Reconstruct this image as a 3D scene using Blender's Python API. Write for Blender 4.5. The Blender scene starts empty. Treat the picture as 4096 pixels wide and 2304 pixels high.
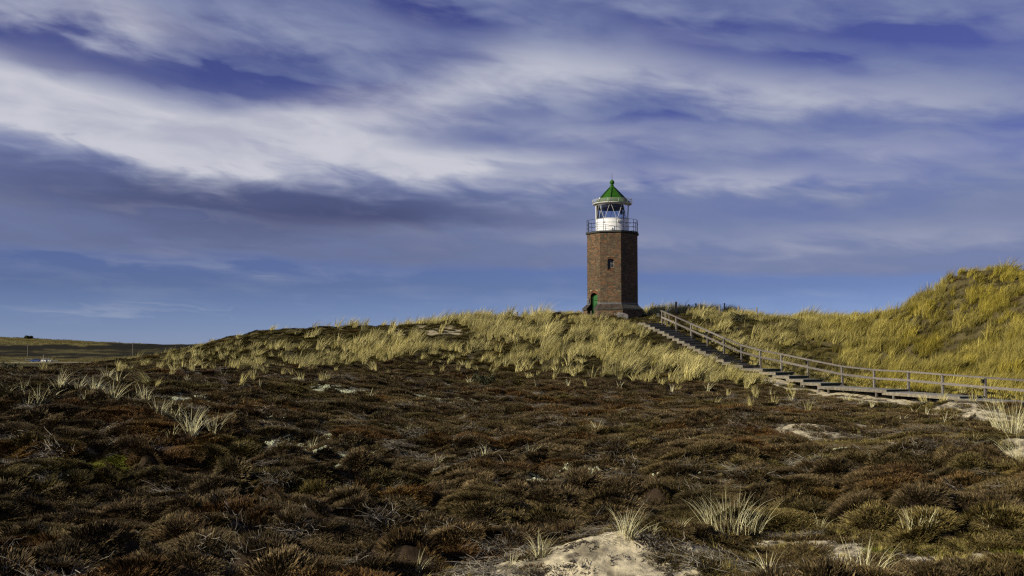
import bpy, math, random
import numpy as np
from mathutils import Vector, Matrix

R = math.radians
scene = bpy.context.scene
C = scene.collection
random.seed(7)
rng = np.random.default_rng(11)

# ------------------------------------------------------------------ camera
F = 1000.0                      # focal length in pixels of a 1024 px wide picture
CAMZ = 2.8
PITCH = math.atan(60.0 / F)
cam = bpy.data.cameras.new('camera')
cam.sensor_width = 36.0
cam.lens = 36.0 * F / 1024.0
cam.clip_start = 0.1
cam.clip_end = 60000.0
camo = bpy.data.objects.new('camera', cam)
camo.location = (0, 0, CAMZ)
camo.rotation_euler = (math.pi / 2 + PITCH, 0, 0)
C.objects.link(camo)
scene.camera = camo
CP, SP = math.cos(PITCH), math.sin(PITCH)


def at(px, py, Y):
    """point at depth Y (metres north of the camera) that the photograph shows at pixel px,py"""
    u = (px - 512) / F
    v = (288 - py) / F
    k = Y / (CP - v * SP)
    return Vector((u * k, Y, CAMZ + (SP + v * CP) * k))


def project(x, y, z):
    d = y * CP + (z - CAMZ) * SP
    v = -y * SP + (z - CAMZ) * CP
    d = np.maximum(d, 1e-3)
    return 512 + F * x / d, 288 - F * v / d


# ------------------------------------------------------------------ light
SUN_EL, SUN_AZ = R(27), R(240)           # azimuth clockwise from +Y
sun = bpy.data.lights.new('sun', 'SUN')
sun.energy = 5.0
sun.angle = R(0.5)
sun.color = (1.0, 0.92, 0.76)
suno = bpy.data.objects.new('sun', sun)
tosun = Vector((math.sin(SUN_AZ) * math.cos(SUN_EL), math.cos(SUN_AZ) * math.cos(SUN_EL), math.sin(SUN_EL)))
suno.rotation_euler = tosun.to_track_quat('Z', 'Y').to_euler()
C.objects.link(suno)

# ------------------------------------------------------------------ sky
world = bpy.data.worlds.new('World')
scene.world = world
world.use_nodes = True
wt = world.node_tree
wt.nodes.clear()


class NT:
    """small helper for building node trees"""
    def __init__(self, t):
        self.t = t

    def n(self, kind, **kw):
        nd = self.t.nodes.new(kind)
        for k, v in kw.items():
            setattr(nd, k, v)
        return nd

    def link(self, a, b):
        self.t.links.new(a, b)

    def put(self, sock, v):
        if hasattr(v, 'is_output'):
            self.link(v, sock)
        else:
            sock.default_value = v

    def math(self, op, a, b=None, c=None, clamp=False):
        nd = self.n('ShaderNodeMath', operation=op, use_clamp=clamp)
        self.put(nd.inputs[0], a)
        if b is not None:
            self.put(nd.inputs[1], b)
        if c is not None:
            self.put(nd.inputs[2], c)
        return nd.outputs[0]

    def mix(self, f, a, b, blend='MIX'):
        nd = self.n('ShaderNodeMix', data_type='RGBA', blend_type=blend)
        self.put(nd.inputs[0], f)
        self.put(nd.inputs[6], a)
        self.put(nd.inputs[7], b)
        return nd.outputs[2]

    def smooth(self, v, lo, hi, a=0.0, b=1.0):
        nd = self.n('ShaderNodeMapRange', interpolation_type='SMOOTHSTEP')
        self.put(nd.inputs[0], v)
        for i, q in enumerate((lo, hi, a, b)):
            self.put(nd.inputs[i + 1], q)
        return nd.outputs[0]

    def noise(self, vec, scale, detail=4, rough=0.55, dist=0.0):
        nd = self.n('ShaderNodeTexNoise')
        if vec is not None:
            self.link(vec, nd.inputs['Vector'])
        nd.inputs['Scale'].default_value = scale
        nd.inputs['Detail'].default_value = detail
        nd.inputs['Roughness'].default_value = rough
        nd.inputs['Distortion'].default_value = dist
        return nd.outputs[0]

    def comb(self, x, y, z=0.0):
        nd = self.n('ShaderNodeCombineXYZ')
        for i, q in enumerate((x, y, z)):
            self.put(nd.inputs[i], q)
        return nd.outputs[0]


SKY_STRENGTH = 0.085
w = NT(wt)
tc = w.n('ShaderNodeTexCoord')
sep = w.n('ShaderNodeSeparateXYZ')
w.link(tc.outputs['Generated'], sep.inputs[0])
dx, dy, dz = sep.outputs
sky = w.n('ShaderNodeTexSky', sky_type='NISHITA')
sky.sun_disc = False
sky.sun_elevation = SUN_EL
sky.sun_rotation = SUN_AZ
sky.altitude = 20
sky.air_density = 0.8
sky.dust_density = 0.1
sky.ozone_density = 4.0
# bearing and elevation of the view ray
az = w.math('ARCTAN2', dx, dy)
el = w.math('ARCSINE', dz)
tint_ramp = w.n('ShaderNodeValToRGB')
w.link(w.math('DIVIDE', el, 0.35), tint_ramp.inputs[0])
te = tint_ramp.color_ramp.elements
te[0].position, te[0].color = 0.02, (.44, .51, .90, 1)
te[1].position, te[1].color = 0.95, (.60, .41, .70, 1)
for ps, cc in ((.17, (.35, .345, .56, 1)), (.45, (.46, .36, .60, 1))):
    q_ = te.new(ps)
    q_.color = cc
base = w.mix(1.0, sky.outputs[0], tint_ramp.outputs[0], 'MULTIPLY')
# the deck of cloud is a plane: streaks run away to the right
den = w.math('MAXIMUM', w.math('ADD', dz, 0.10), 0.02)
qx = w.math('DIVIDE', dx, den)
qy = w.math('DIVIDE', dy, den)
ca, sa = math.cos(R(18)), math.sin(R(18))
a_ = w.math('ADD', w.math('MULTIPLY', qx, ca), w.math('MULTIPLY', qy, sa))
b_ = w.math('ADD', w.math('MULTIPLY', qx, -sa), w.math('MULTIPLY', qy, ca))
n_big = w.noise(w.comb(w.math('MULTIPLY', a_, 0.30), w.math('MULTIPLY', b_, 0.85)), 1.0, 4, 0.5, 0.6)
n_fine = w.noise(w.comb(w.math('MULTIPLY', a_, 0.75), w.math('MULTIPLY', b_, 2.6), 3.7), 1.5, 6, 0.58, 0.7)
e6 = w.math('POWER', w.math('MAXIMUM', w.math('ADD', el, 0.02), 0.001), 0.7)
sx_ = w.math('MULTIPLY_ADD', el, 1.2, az)
n_soft = w.noise(w.comb(w.math('MULTIPLY', sx_, 7.0), w.math('MULTIPLY', e6, 22.0), 9.1), 1.0, 5, 0.50, 0.4)
n_puff = w.noise(w.comb(w.math('MULTIPLY', sx_, 17.0), w.math('MULTIPLY', e6, 40.0), 4.4), 1.0, 4, 0.5, 0.4)
# warped bearing/elevation so that the shapes below get ragged, drifting edges
waz = w.math('ADD', az, w.math('MULTIPLY', w.math('SUBTRACT', n_soft, 0.5), 0.16))
wel = w.math('ADD', el, w.math('MULTIPLY', w.math('SUBTRACT', n_puff, 0.5), 0.036))
wel = w.math('ADD', wel, w.math('MULTIPLY', w.math('SUBTRACT', n_fine, 0.5), 0.012))
wv = w.comb(waz, wel)


def blobs(lst):
    acc = None
    for (px, py, rx, ry, rot, amp) in lst:
        d = at(px, py, 100.0) - Vector((0, 0, CAMZ))
        d.normalize()
        m = w.n('ShaderNodeMapping', vector_type='TEXTURE')
        w.link(wv, m.inputs[0])
        m.inputs['Location'].default_value = (math.atan2(d.x, d.y), math.asin(d.z), 0)
        m.inputs['Rotation'].default_value = (0, 0, R(rot))
        m.inputs['Scale'].default_value = (rx / F, ry / F, 1)
        dot = w.n('ShaderNodeVectorMath', operation='DOT_PRODUCT')
        w.link(m.outputs[0], dot.inputs[0])
        w.link(m.outputs[0], dot.inputs[1])
        g = w.math('POWER', 0.45, dot.outputs['Value'])
        acc = w.math('MULTIPLY', g, amp) if acc is None else w.math('MULTIPLY_ADD', g, amp, acc)
    return acc


bright = blobs([
    (20, 88, 120, 24, -8, .55), (70, 118, 110, 20, -12, .45), (150, 130, 90, 20, -10, .45), (172, 158, 34, 13, 0, .42), (255, 122, 80, 14, 2, .50),
    (248, 162, 80, 14, -6, .42), (345, 143, 90, 20, -4, .60), (390, 112, 90, 18, 8, .42), (420, 168, 90, 13, -3, .42),
    (115, 14, 60, 20, -8, .46), (0, 4, 60, 12, 0, .30), (478, 74, 80, 20, 10, .30), (505, 160, 100, 8, 0, .34),
    (590, 68, 90, 22, 0, .24), (711, 84, 120, 15, -8, .24), (611, 136, 80, 13, 0, .24), (750, 180, 140, 10, -2, .32), (900, 150, 130, 14, -4, .16), (700, 240, 200, 12, -2, .12), (940, 230, 130, 12, -2, .12),
    (880, 95, 140, 16, -6, .20), (620, 180, 120, 11, 0, .18), (180, 214, 70, 5, -4, .10),
    (220, 262, 160, 4, -2, .07), (110, 310, 80, 2.5, -2, .10), (190, 306, 30, 1.5, 0, .08), (330, 40, 90, 18, -10, .10)])
gaps = blobs([
    (45, 48, 100, 18, -8, .80), (250, 86, 120, 9, -6, .85), (358, 89, 55, 7, 4, .80), (179, 76, 80, 9, -8, .6),
    (437, 15, 60, 13, -10, .75), (235, 48, 110, 16, -10, .45), (671, 26, 80, 11, -14, .5), (860, 34, 130, 11, -10, .52),
    (989, 30, 100, 15, -6, .46), (810, 62, 60, 6, -14, .42), (651, 119, 80, 4, -3, .42), (979, 143, 80, 13, 0, .4),
    (810, 213, 90, 10, 0, .35), (700, 50, 60, 8, -12, .35)])
dark = blobs([
    (20, 182, 130, 26, -5, .42), (140, 198, 140, 25, -4, .46), (260, 206, 140, 23, -2, .52), (360, 206, 110, 20, 0, .46),
    (420, 220, 110, 16, -2, .40), (240, 240, 170, 16, 0, .32), (60, 238, 140, 16, 0, .28), (530, 212, 120, 18, 0, .30), (800, 218, 180, 14, 0, .16)])
# the veil of thin cloud: ends in a nearly level edge above the horizon and thins out overhead
edge = w.math('SUBTRACT', w.math('MULTIPLY_ADD', w.math('SUBTRACT', n_soft, 0.5), 0.022, el), w.math('MULTIPLY_ADD', az, -0.030, 0.076))
cover = w.smooth(edge, -0.003, 0.009)
low = w.smooth(el, 0.11, 0.19, 1.0, 0.0)
lowleft = w.math('MULTIPLY', low, w.smooth(az, -0.15, 0.25, 1.0, 0.35))
thin_up = w.smooth(el, 0.40, 1.0, 1.0, 0.45)  # veil thinned above the view to weaken the sky's ambient light
streak = w.math('ADD', w.math('MULTIPLY', w.math('SUBTRACT', n_fine, 0.5), 0.35), w.math('ADD', w.math('MULTIPLY', w.math('SUBTRACT', n_soft, 0.5), 1.2), w.math('MULTIPLY', w.math('SUBTRACT', n_puff, 0.5), 0.9)))
veil = w.math('ADD', w.math('SUBTRACT', w.math('MULTIPLY_ADD', low, 0.30, 0.66), gaps), w.math('MULTIPLY', streak, w.math('MULTIPLY_ADD', low, -0.6, 1.0)))
veil = w.math('MULTIPLY', w.math('MINIMUM', w.math('MAXIMUM', veil, 0.0), 0.95), w.math('MULTIPLY', cover, thin_up))
K = 0.85 / SKY_STRENGTH


def col(r, g, b):
    return (r * K, g * K, b * K, 1)


c1 = w.mix(veil, base, col(.200, .243, .415))
drk = w.math('MULTIPLY', w.math('ADD', w.math('MULTIPLY', dark, 0.82), w.math('MULTIPLY', streak, 0.22)), cover, clamp=True)
drk = w.math('MULTIPLY', drk, w.smooth(dark, 0.05, 0.35))
drk = w.math('MAXIMUM', drk, w.math('MULTIPLY', w.math('MULTIPLY', lowleft, cover), w.math('MULTIPLY_ADD', streak, 0.5, 0.42)), clamp=True)
c2 = w.mix(drk, c1, col(.070, .086, .190))
brt = w.math('ADD', w.math('MULTIPLY', bright, 1.38), w.math('MULTIPLY', streak, w.math('MULTIPLY_ADD', bright, 0.9, 0.22)), clamp=True)
brt = w.math('MULTIPLY', brt, w.smooth(el, 0.0, 0.03))
brt = w.math('MINIMUM', brt, 0.95)
tex = w.math('ADD', w.math('MULTIPLY', n_soft, 0.5), w.math('MULTIPLY', n_puff, 0.5))
brt = w.math('MULTIPLY', brt, w.smooth(tex, 0.36, 0.62, 0.70, 1.0))
c3 = w.mix(brt, c2, col(.60, .605, .67))
bg = w.n('ShaderNodeBackground')
w.link(c3, bg.inputs[0])
bg.inputs[1].default_value = SKY_STRENGTH
wo = w.n('ShaderNodeOutputWorld')
w.link(bg.outputs[0], wo.inputs[0])
world.cycles.sampling_method = 'MANUAL'
world.cycles.sample_map_resolution = 512

# ------------------------------------------------------------------ exposure
scene.view_settings.view_transform = 'Standard'
scene.view_settings.look = 'None'
scene.view_settings.exposure = 0.23
scene.view_settings.gamma = 1.0
scene.view_settings.use_curve_mapping = False
scene.render.engine = 'CYCLES'
scene.cycles.max_bounces = 5
scene.cycles.diffuse_bounces = 2
scene.cycles.transparent_max_bounces = 16
scene.cycles.use_denoising = False
scene.cycles.use_adaptive_sampling = False
scene.cycles.filter_width = 1.3


# ================================================================== materials
def new_mat(name):
    m = bpy.data.materials.new(name)
    m.use_nodes = True
    t = NT(m.node_tree)
    bsdf = m.node_tree.nodes['Principled BSDF']
    return m, t, bsdf


def flat(name, c, rough=0.6, metal=0.0, var=0.25, scale=6.0, bump=0.0, bscale=40.0, stretch=None, spec=0.3, each=0.0):
    """a plain painted/wooden/metal surface with uneven tone, wear and fine relief"""
    m, t, b = new_mat(name)
    tcn = t.n('ShaderNodeTexCoord')
    vec = tcn.outputs['Object']
    if stretch:
        mp = t.n('ShaderNodeMapping')
        t.link(vec, mp.inputs[0])
        mp.inputs['Scale'].default_value = stretch
        vec = mp.outputs[0]
    n1 = t.noise(vec, scale, 5, 0.65)
    lo = tuple(q * (1 - var) for q in c) + (1,)
    hi = tuple(min(1, q * (1 + var)) for q in c) + (1,)
    cc = t.mix(t.smooth(n1, 0.3, 0.7), lo, hi)
    if each:                                   # every board has its own tone
        oi = t.n('ShaderNodeObjectInfo')
        sc = t.n('ShaderNodeVectorMath', operation='SCALE')
        t.link(cc, sc.inputs[0])
        t.link(t.math('MULTIPLY_ADD', oi.outputs['Random'], 2 * each, 1 - each), sc.inputs['Scale'])
        cc = sc.outputs[0]
    t.link(cc, b.inputs['Base Color'])
    b.inputs['Roughness'].default_value = rough
    b.inputs['Metallic'].default_value = metal
    b.inputs['Specular IOR Level'].default_value = spec
    if bump:
        bp = t.n('ShaderNodeBump')
        bp.inputs['Strength'].default_value = bump
        bp.inputs['Distance'].default_value = 0.01
        t.link(t.noise(vec, bscale, 4), bp.inputs['Height'])
        t.link(bp.outputs[0], b.inputs['Normal'])
    return m


def plant(name, cols, inst=True, rough=0.7, spec=0.15, hshift=None):
    """foliage: cols = dark, mid, light; 'br' picks the blade's tone, 'hh' is 0 at the root and 1 at the tip"""
    m, t, b = new_mat(name)
    br = t.n('ShaderNodeAttribute', attribute_name='br')
    hh = t.n('ShaderNodeAttribute', attribute_name='hh')
    ramp = t.n('ShaderNodeValToRGB')
    e = ramp.color_ramp.elements
    e[0].position, e[0].color = 0.0, (*cols[0], 1)
    e[1].position, e[1].color = 1.0, (*cols[2], 1)
    mid = e.new(0.5)
    mid.color = (*cols[1], 1)
    t.link(br.outputs['Fac'], ramp.inputs[0])
    c = ramp.outputs[0]
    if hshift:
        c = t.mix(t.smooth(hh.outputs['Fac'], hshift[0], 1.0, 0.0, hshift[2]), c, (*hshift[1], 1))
    if inst:
        tint = t.n('ShaderNodeAttribute', attribute_name='tint', attribute_type='INSTANCER')
        c = t.mix(1.0, c, tint.outputs['Color'], 'MULTIPLY')
    t.link(c, b.inputs['Base Color'])
    b.inputs['Roughness'].default_value = rough
    b.inputs['Specular IOR Level'].default_value = spec
    return m


M = {}
M['marram'] = plant('marram_grass', ((.18, .150, .048), (.39, .335, .118), (.62, .55, .25)))
M['marram_near'] = plant('marram_blades', ((.40, .35, .16), (.60, .55, .29), (.76, .71, .44)), inst=False)
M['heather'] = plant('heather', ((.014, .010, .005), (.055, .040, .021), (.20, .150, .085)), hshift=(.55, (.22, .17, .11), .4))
M['lichen'] = plant('lichen', ((.28, .29, .17), (.42, .43, .27), (.55, .55, .38)))
M['twig'] = plant('dead_twigs', ((.11, .10, .078), (.19, .17, .13), (.31, .275, .21)))
M['debris'] = plant('dark_debris', ((.02, .016, .012), (.035, .028, .02), (.06, .045, .03)))


def ground_material():
    m, t, b = new_mat('ground')
    g = t.n('ShaderNodeAttribute', attribute_name='gcol')
    tcn = t.n('ShaderNodeTexCoord')
    n1 = t.noise(tcn.outputs['Object'], 9.0, 6, 0.7)
    n2 = t.noise(tcn.outputs['Object'], 0.8, 4, 0.6)
    f = t.math('MULTIPLY_ADD', t.smooth(n1, 0.25, 0.75), 0.8, 0.6)
    f = t.math('MULTIPLY', f, t.math('MULTIPLY_ADD', n2, 0.6, 0.7))
    sc = t.n('ShaderNodeVectorMath', operation='SCALE')
    t.link(g.outputs['Color'], sc.inputs[0])
    t.link(f, sc.inputs['Scale'])
    t.link(sc.outputs[0], b.inputs['Base Color'])
    b.inputs['Roughness'].default_value = 0.95
    b.inputs['Specular IOR Level'].default_value = 0.05
    bp = t.n('ShaderNodeBump')
    bp.inputs['Strength'].default_value = 0.6
    bp.inputs['Distance'].default_value = 0.03
    t.link(t.noise(tcn.outputs['Object'], 22.0, 5, 0.7), bp.inputs['Height'])
    t.link(bp.outputs[0], b.inputs['Normal'])
    return m


M['ground'] = ground_material()


# ================================================================== noise, terrain
def hash2(ix, iy, seed):
    h = (ix.astype(np.int64) * 374761393 + iy.astype(np.int64) * 668265263 + seed * 1274126177) & 0x7fffffff
    h = ((h ^ (h >> 13)) * 1274126177) & 0x7fffffff
    return ((h ^ (h >> 16)) & 0xffff) / 65535.0


def vnoise(x, y, seed=0):
    ix, iy = np.floor(x), np.floor(y)
    fx, fy = x - ix, y - iy
    fx = fx * fx * (3 - 2 * fx)
    fy = fy * fy * (3 - 2 * fy)
    a = hash2(ix, iy, seed)
    b = hash2(ix + 1, iy, seed)
    c = hash2(ix, iy + 1, seed)
    d = hash2(ix + 1, iy + 1, seed)
    return (a * (1 - fx) + b * fx) * (1 - fy) + (c * (1 - fx) + d * fx) * fy


def fbm(x, y, seed=0, octv=4, gain=0.5):
    s, amp, tot = 0, 1.0, 0
    for o in range(octv):
        s = s + amp * vnoise(x * 2 ** o + o * 17.3, y * 2 ** o - o * 9.1, seed + o)
        tot += amp
        amp *= gain
    return s / tot


def sstep(a, b, x):
    t = np.clip((x - a) / (b - a), 0, 1)
    return t * t * (3 - 2 * t)


# stair rail posts: (x, foot y) in the 4096 px photograph and depth in metres
POSTS = [(2646.6, 1296, 80), (2703, 1321, 78.2), (2763, 1349, 76.4), (2827.6, 1378, 74.6), (2893.5, 1409, 72.8),
         (2963.7, 1439, 71), (3039, 1460.6, 69.3), (3123, 1478, 67.3), (3229, 1502.5, 64.8), (3366, 1533, 61.5),
         (3494, 1551, 58.8), (3631, 1561, 56.2), (3768, 1576, 53.6), (3938, 1593, 50.6), (4130, 1612, 47.6), (4350, 1636, 44.6), (4600, 1664, 41.6)]
PW = [at(a / 4, b / 4, d) for a, b, d in POSTS]
RAIL_Y = np.array([p.y for p in PW])[::-1]
RAIL_X = np.array([p.x for p in PW])[::-1]
RAIL_Z = np.array([p.z for p in PW])[::-1]

ctrl = []
for px, py, D in [
        (190, 437, 25.5), (60, 396, 33), (125, 402, 31.5), (0, 399, 33), (100, 472, 22.0), (230, 470, 22.5), (100, 384, 42),
        (60, 379, 48), (150, 379, 50), (0, 376, 50), (250, 388, 46), (350, 394, 46), (60, 378, 58), (150, 370, 64), (0, 378, 58),
        (200, 352, 80), (260, 334, 82), (330, 330, 84), (430, 327, 86), (470, 320, 87), (520, 319, 87), (570, 317, 86),
        (612, 321, 85), (640, 320, 86), (300, 352, 72), (400, 347, 74), (450, 356, 70), (550, 351, 72), (600, 341, 76),
        (650, 354, 70), (680, 375, 63), (550, 376, 63), (400, 373, 62), (300, 374, 58), (450, 389, 55), (560, 395, 56),
        (650, 399, 56), (750, 404, 53), (850, 409, 48), (950, 415, 43),
        (665, 314, 90), (720, 312, 92), (800, 322, 92), (870, 325, 90), (750, 331, 84), (850, 346, 78), (920, 363, 72),
        (1000, 388, 60), (910, 309, 85), (940, 291, 82), (962, 274, 80), (980, 271, 80), (1024, 277, 78), (1010, 311, 72), (950, 331, 74),
        (1024, 351, 64), (1024, 383, 55), (1120, 288, 74), (1120, 345, 60)]:
    p = at(px, py, D)
    ctrl.append((p.x, p.y, p.z))
for i, p in enumerate(PW):
    t_ = (PW[min(i + 1, len(PW) - 1)] - PW[max(i - 1, 0)]).normalized()
    low = 0.30 if i < 6 else 0.36
    ctrl.append((p.x - t_.y * -0.2, p.y + 0.1, p.z - low))
    ctrl.append((p.x - 1.5, p.y - 0.9, p.z - low - .04))
ctrl += [(-14, 12, 0.1), (-7, 12, 0), (0, 12, 0), (7, 12, .05), (14, 12, .1), (-10, 18, .05), (0, 18, 0), (10, 18, .05), (16, 20, .1),
         (-4, 26, 0), (4, 26, .05), (13, 27, .1), (-4, 35, .05), (4, 36, 0), (14, 36, .05), (24, 36, .1), (0, 45, 0), (10, 46, 0), (22, 46, 0),
         (0, 0, 1.1), (-14, 0, .8), (14, 0, .8), (0, -20, 1), (-40, 10, .6), (40, 10, .4), (-45, 40, 1.2), (45, 38, .8), (-30, 25, .9),
         (-15, 102, 3), (8, 106, 4.2), (25, 110, 4.5), (45, 102, 6.5), (-35, 92, 1.0), (-50, 75, .5), (-30, 72, 1.2), (60, 60, 5), (70, 90, 7),
         (-60, 110, -1), (0, 130, 0), (50, 130, 2), (-60, -10, .5), (60, -10, .5)]
ctrl = np.array(ctrl)


def tps_fit(c, lam=1.5):
    n = len(c)
    P = c[:, :2] / 10.0
    d2 = ((P[:, None] - P[None]) ** 2).sum(-1)
    Kk = 0.5 * d2 * np.log(d2 + 1e-9)
    A = np.zeros((n + 3, n + 3))
    A[:n, :n] = Kk + np.eye(n) * lam * 0.02
    A[:n, n] = 1
    A[:n, n + 1:] = P
    A[n, :n] = 1
    A[n + 1:, :n] = P.T
    return np.linalg.solve(A, np.concatenate([c[:, 2], np.zeros(3)])), P


TW, TP = tps_fit(ctrl)


def tps(x, y):
    x, y = x / 10.0, y / 10.0
    z = TW[-3] + TW[-2] * x + TW[-1] * y
    for i in range(len(TP)):
        d2 = (x - TP[i, 0]) ** 2 + (y - TP[i, 1]) ** 2
        z = z + TW[i] * 0.5 * d2 * np.log(d2 + 1e-9)
    return z


def far_z(x, y):
    u = x / np.maximum(y, 50)
    ridge = np.interp(u, [-.9, -.512, -.45, -.41, -.36, -.30, -.2, .2], [13, 11.2, 8.6, 7.2, 5.6, 4.8, 4, 4])
    k = sstep(500, 860, y)
    z = -3.7 * (1 - k) + ridge * k
    z = z + (fbm(x / 60, y / 45, 40) - .5) * 6 * sstep(430, 800, y) + (fbm(x / 25, y / 18, 45) - .5) * 1.2
    back = sstep(880, 1500, y)
    return z * (1 - back) + -5 * back


# --- warped grid: fine where the camera looks, one sheet out to the horizon
ys = [-300, -150, -80, -45, -25, -14, -8, -4, -1, 2, 4.5, 6.5]
y_ = 8.0
while y_ < 118:
    ys.append(y_)
    y_ += max(0.055, 0.0052 * y_)
step = 0.8
while y_ < 1000:
    ys.append(y_)
    y_ += step
    step = min(step * 1.06, 7)
while y_ < 14000:
    ys.append(y_)
    y_ *= 1.12
YS = np.array(ys)
us = list(np.linspace(-0.66, 0.66, 600))
e_ = .005
q = .66
while q < 30:
    q += e_
    e_ *= 1.25
    us = [-q] + us + [q]
US = np.array(us)


def hw(y):
    return np.sqrt(y * y + 64.0)


GU, GY = np.meshgrid(US, YS)
GX = GU * hw(GY)
NR, NC = GX.shape
near = tps(np.clip(GX, -80, 85), np.clip(GY, -25, 135))
dune_r = sstep(.25, .34, GX / np.maximum(GY, 20)) * sstep(56, 66, GY)
near = near + (fbm(GX / 4.5, GY / 4.5, 14, 3) - .5) * (1.3 * dune_r + .4 * sstep(58, 68, GY) * (1 - dune_r))
near = near + (fbm(GX / 9, GY / 9, 3) - .5) * 0.5 + (fbm(GX / 2.6, GY / 2.6, 8) - .5) * 0.28
wfar = np.maximum(sstep(104, 175, GY), sstep(75, 140, np.abs(GX)))
Z = near * (1 - wfar) + far_z(GX, GY) * wfar

# keep the ground below the treads of the stairway
rx = np.interp(GY, RAIL_Y, RAIL_X)
rz = np.interp(GY, RAIL_Y, RAIL_Z)
along = sstep(44, 47, GY) * (1 - sstep(80.5, 82, GY))
side = GX - rx
nearst = along * sstep(-3.6, -1.9, side) * (1 - sstep(.3, 1.6, side))
Z = Z * (1 - nearst) + np.minimum(Z, rz - .30) * nearst

PXg, PYg = project(GX, GY, Z)


# --- what grows or lies where (world positions)
def ell(cx, cy, rx_, ry_, rot=0, soft=.35, seed=1, namp=.9, nsc=.6):
    c, s = math.cos(R(rot)), math.sin(R(rot))
    X, Y = GX - cx, GY - cy
    a, b = (X * c + Y * s) / rx_, (-X * s + Y * c) / ry_
    d = np.sqrt(a * a + b * b) + (fbm(GX / nsc, GY / nsc, seed, 4, .6) - .5) * namp
    return 1 - sstep(1 - soft, 1 + soft, d)


sand = np.zeros_like(Z)
# sand mound in the foreground
bump = np.exp(-(((GX - 1.55) / 1.15) ** 2 + ((GY - 12.9) / 0.9) ** 2)) * .50 + np.exp(-(((GX - .35) / 1.0) ** 2 + ((GY - 12.35) / 0.7) ** 2)) * .20
bump += np.exp(-(((GX - 19.3) / 2.8) ** 2 + ((GY - 43.6) / 2.0) ** 2)) * .42 - np.exp(-(((GX - 17.2) / 3.5) ** 2 + ((GY - 36) / 3.5) ** 2)) * .32
bump += np.exp(-(((GX - 12.6) / 1.2) ** 2 + ((GY - 25.0) / 1.1) ** 2)) * .28 - np.exp(-(((GX - 11.2) / 1.6) ** 2 + ((GY - 21.6) / 1.6) ** 2)) * .30
Z = Z + bump
sandw = np.zeros_like(Z)
for a in [(.60, 12.15, 1.6, .80, 10, .3, 21, .7, .45), (1.4, 12.2, 1.1, 1.0, 0, .3, 20, .7, .4), (4.55, 13.9, .75, .5, -10, .5, 22, 1.5, .3), (3.75, 14.7, .3, .25, 0, .5, 23),
          (8.75, 29.7, 1.5, 1.7, 14, .35, 24, 1.5, .8), (11.1, 31.8, .5, .8, 0, .4, 25), (19.0, 41.2, 1.7, 2.6, 12, .35, 26, 1.2, .9),
          (12.4, 24.3, .75, .95, 0, .3, 27), 
          (11.6, 22.3, .35, .3, 0, .5, 31), (2.9, 12.6, .9, .45, 0, .5, 33, 1.5, .3), (5.6, 13.2, 1.1, .45, 0, .6, 34, 1.7, .35), (4.2, 14.4, 1.0, .35, 0, .6, 36, 1.8, .35),
          (15.4, 37.5, .6, .9, 0, .5, 39, 1.6, .5), (22.8, 40.5, 1.0, 1.6, 0, .5, 41, 1.4, .7), (13.8, 34.5, .5, .8, 0, .5, 42, 1.6, .5)]:
    a = list(a) + [.9, .6][len(a) - 7:] if len(a) < 9 else list(a)
    if a[1] > 12.35:
        a[7] = a[7] * 1.2 + .2
    sand = np.maximum(sand, ell(*a))
    far_ = a[1] > 12.45
    sandw = np.maximum(sandw, ell(a[0], a[1] - (a[3] * .8 if far_ else .55), a[2] * 1.15 + .15, a[3] * (1.7 if far_ else 1.3) + (.6 if far_ else .8), 0, .3, 19, .3))
    if a[1] > 16:
        Z = Z + min(.30, .20 * a[2]) * np.exp(-(((GX - a[0]) / (a[2] * 1.1)) ** 2 + ((GY - a[1] - a[3] * .55) / (a[3] * .7)) ** 2))
strip = sstep(-4.6, -3.4, side) * (1 - sstep(-1.0, .3, side)) * sstep(42, 44, GY) * (1 - sstep(66, 71, GY))
strip = strip * sstep(.36, .52, fbm(GX / 1.4, GY / 1.4, 35) + .14 * (GY < 62))
sand = np.maximum(sand, strip)
# bare sandy slope left of the tower
dxp, dyp = PXg / .3975, PYg / .3975      # pixels of the 2576 px wide view used while measuring
onslope = (GY > 55) & (GY < 96)


def pell(cx, cy, rx_, ry_, soft=.5, seed=50, namp=1.0):
    d = np.sqrt(((dxp - cx) / rx_) ** 2 + ((dyp - cy) / ry_) ** 2) + (fbm(GX / 1.5, GY / 1.5, seed, 4, .6) - .5) * namp
    return (1 - sstep(1 - soft, 1 + soft, d)) * onslope


baresand = np.maximum.reduce([pell(1090, 836, 110, 14, .5, 50, 1.4), pell(880, 832, 60, 6, .5, 51, 1.4), pell(1180, 905, 26, 6), pell(1300, 908, 26, 6),
                              pell(1330, 892, 18, 4)]) * .5
sand = np.maximum(sand, baresand)

bound = np.interp(dxp, [-400, 0, 150, 300, 420, 500, 600, 700, 760, 850, 950, 1050, 1150, 1250, 1350, 1450, 1600, 1700, 1850, 1950, 2050, 2200, 2400, 2576, 3000],
                  [890, 896, 900, 912, 926, 915, 935, 915, 935, 930, 915, 905, 922, 940, 935, 950, 962, 962, 972, 982, 985, 985, 1000, 1020, 1040])
G = 1 - sstep(-9, 9, dyp - bound + (fbm(GX / 2.2, GY / 2.2, 60) - .5) * 34)
G = G * (GY > 40) * (1 - sstep(103, 106, GY))
G = G * (1 - .93 * pell(730, 848, 300, 27, .25, 61, .7)) * (1 - .95 * pell(1060, 838, 140, 19, .35, 62)) * (1 - .7 * pell(600, 892, 150, 30, .4, 63))
leftside = 1 - sstep(380, 900, dxp)
G = G * (1 - leftside * sstep(.30, .55, fbm(GX / 3.0, GY / 2.0, 64)) * .95)
patch = fbm(GX / 4.5, GY / 3.0, 66, 3)
rightd = sstep(1750, 2050, dxp)
summit = sstep(5.5, 7.2, Z) * rightd
G = G * (1 - rightd * (1 - summit) * sstep(.54, .68, patch) * .40)
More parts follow.
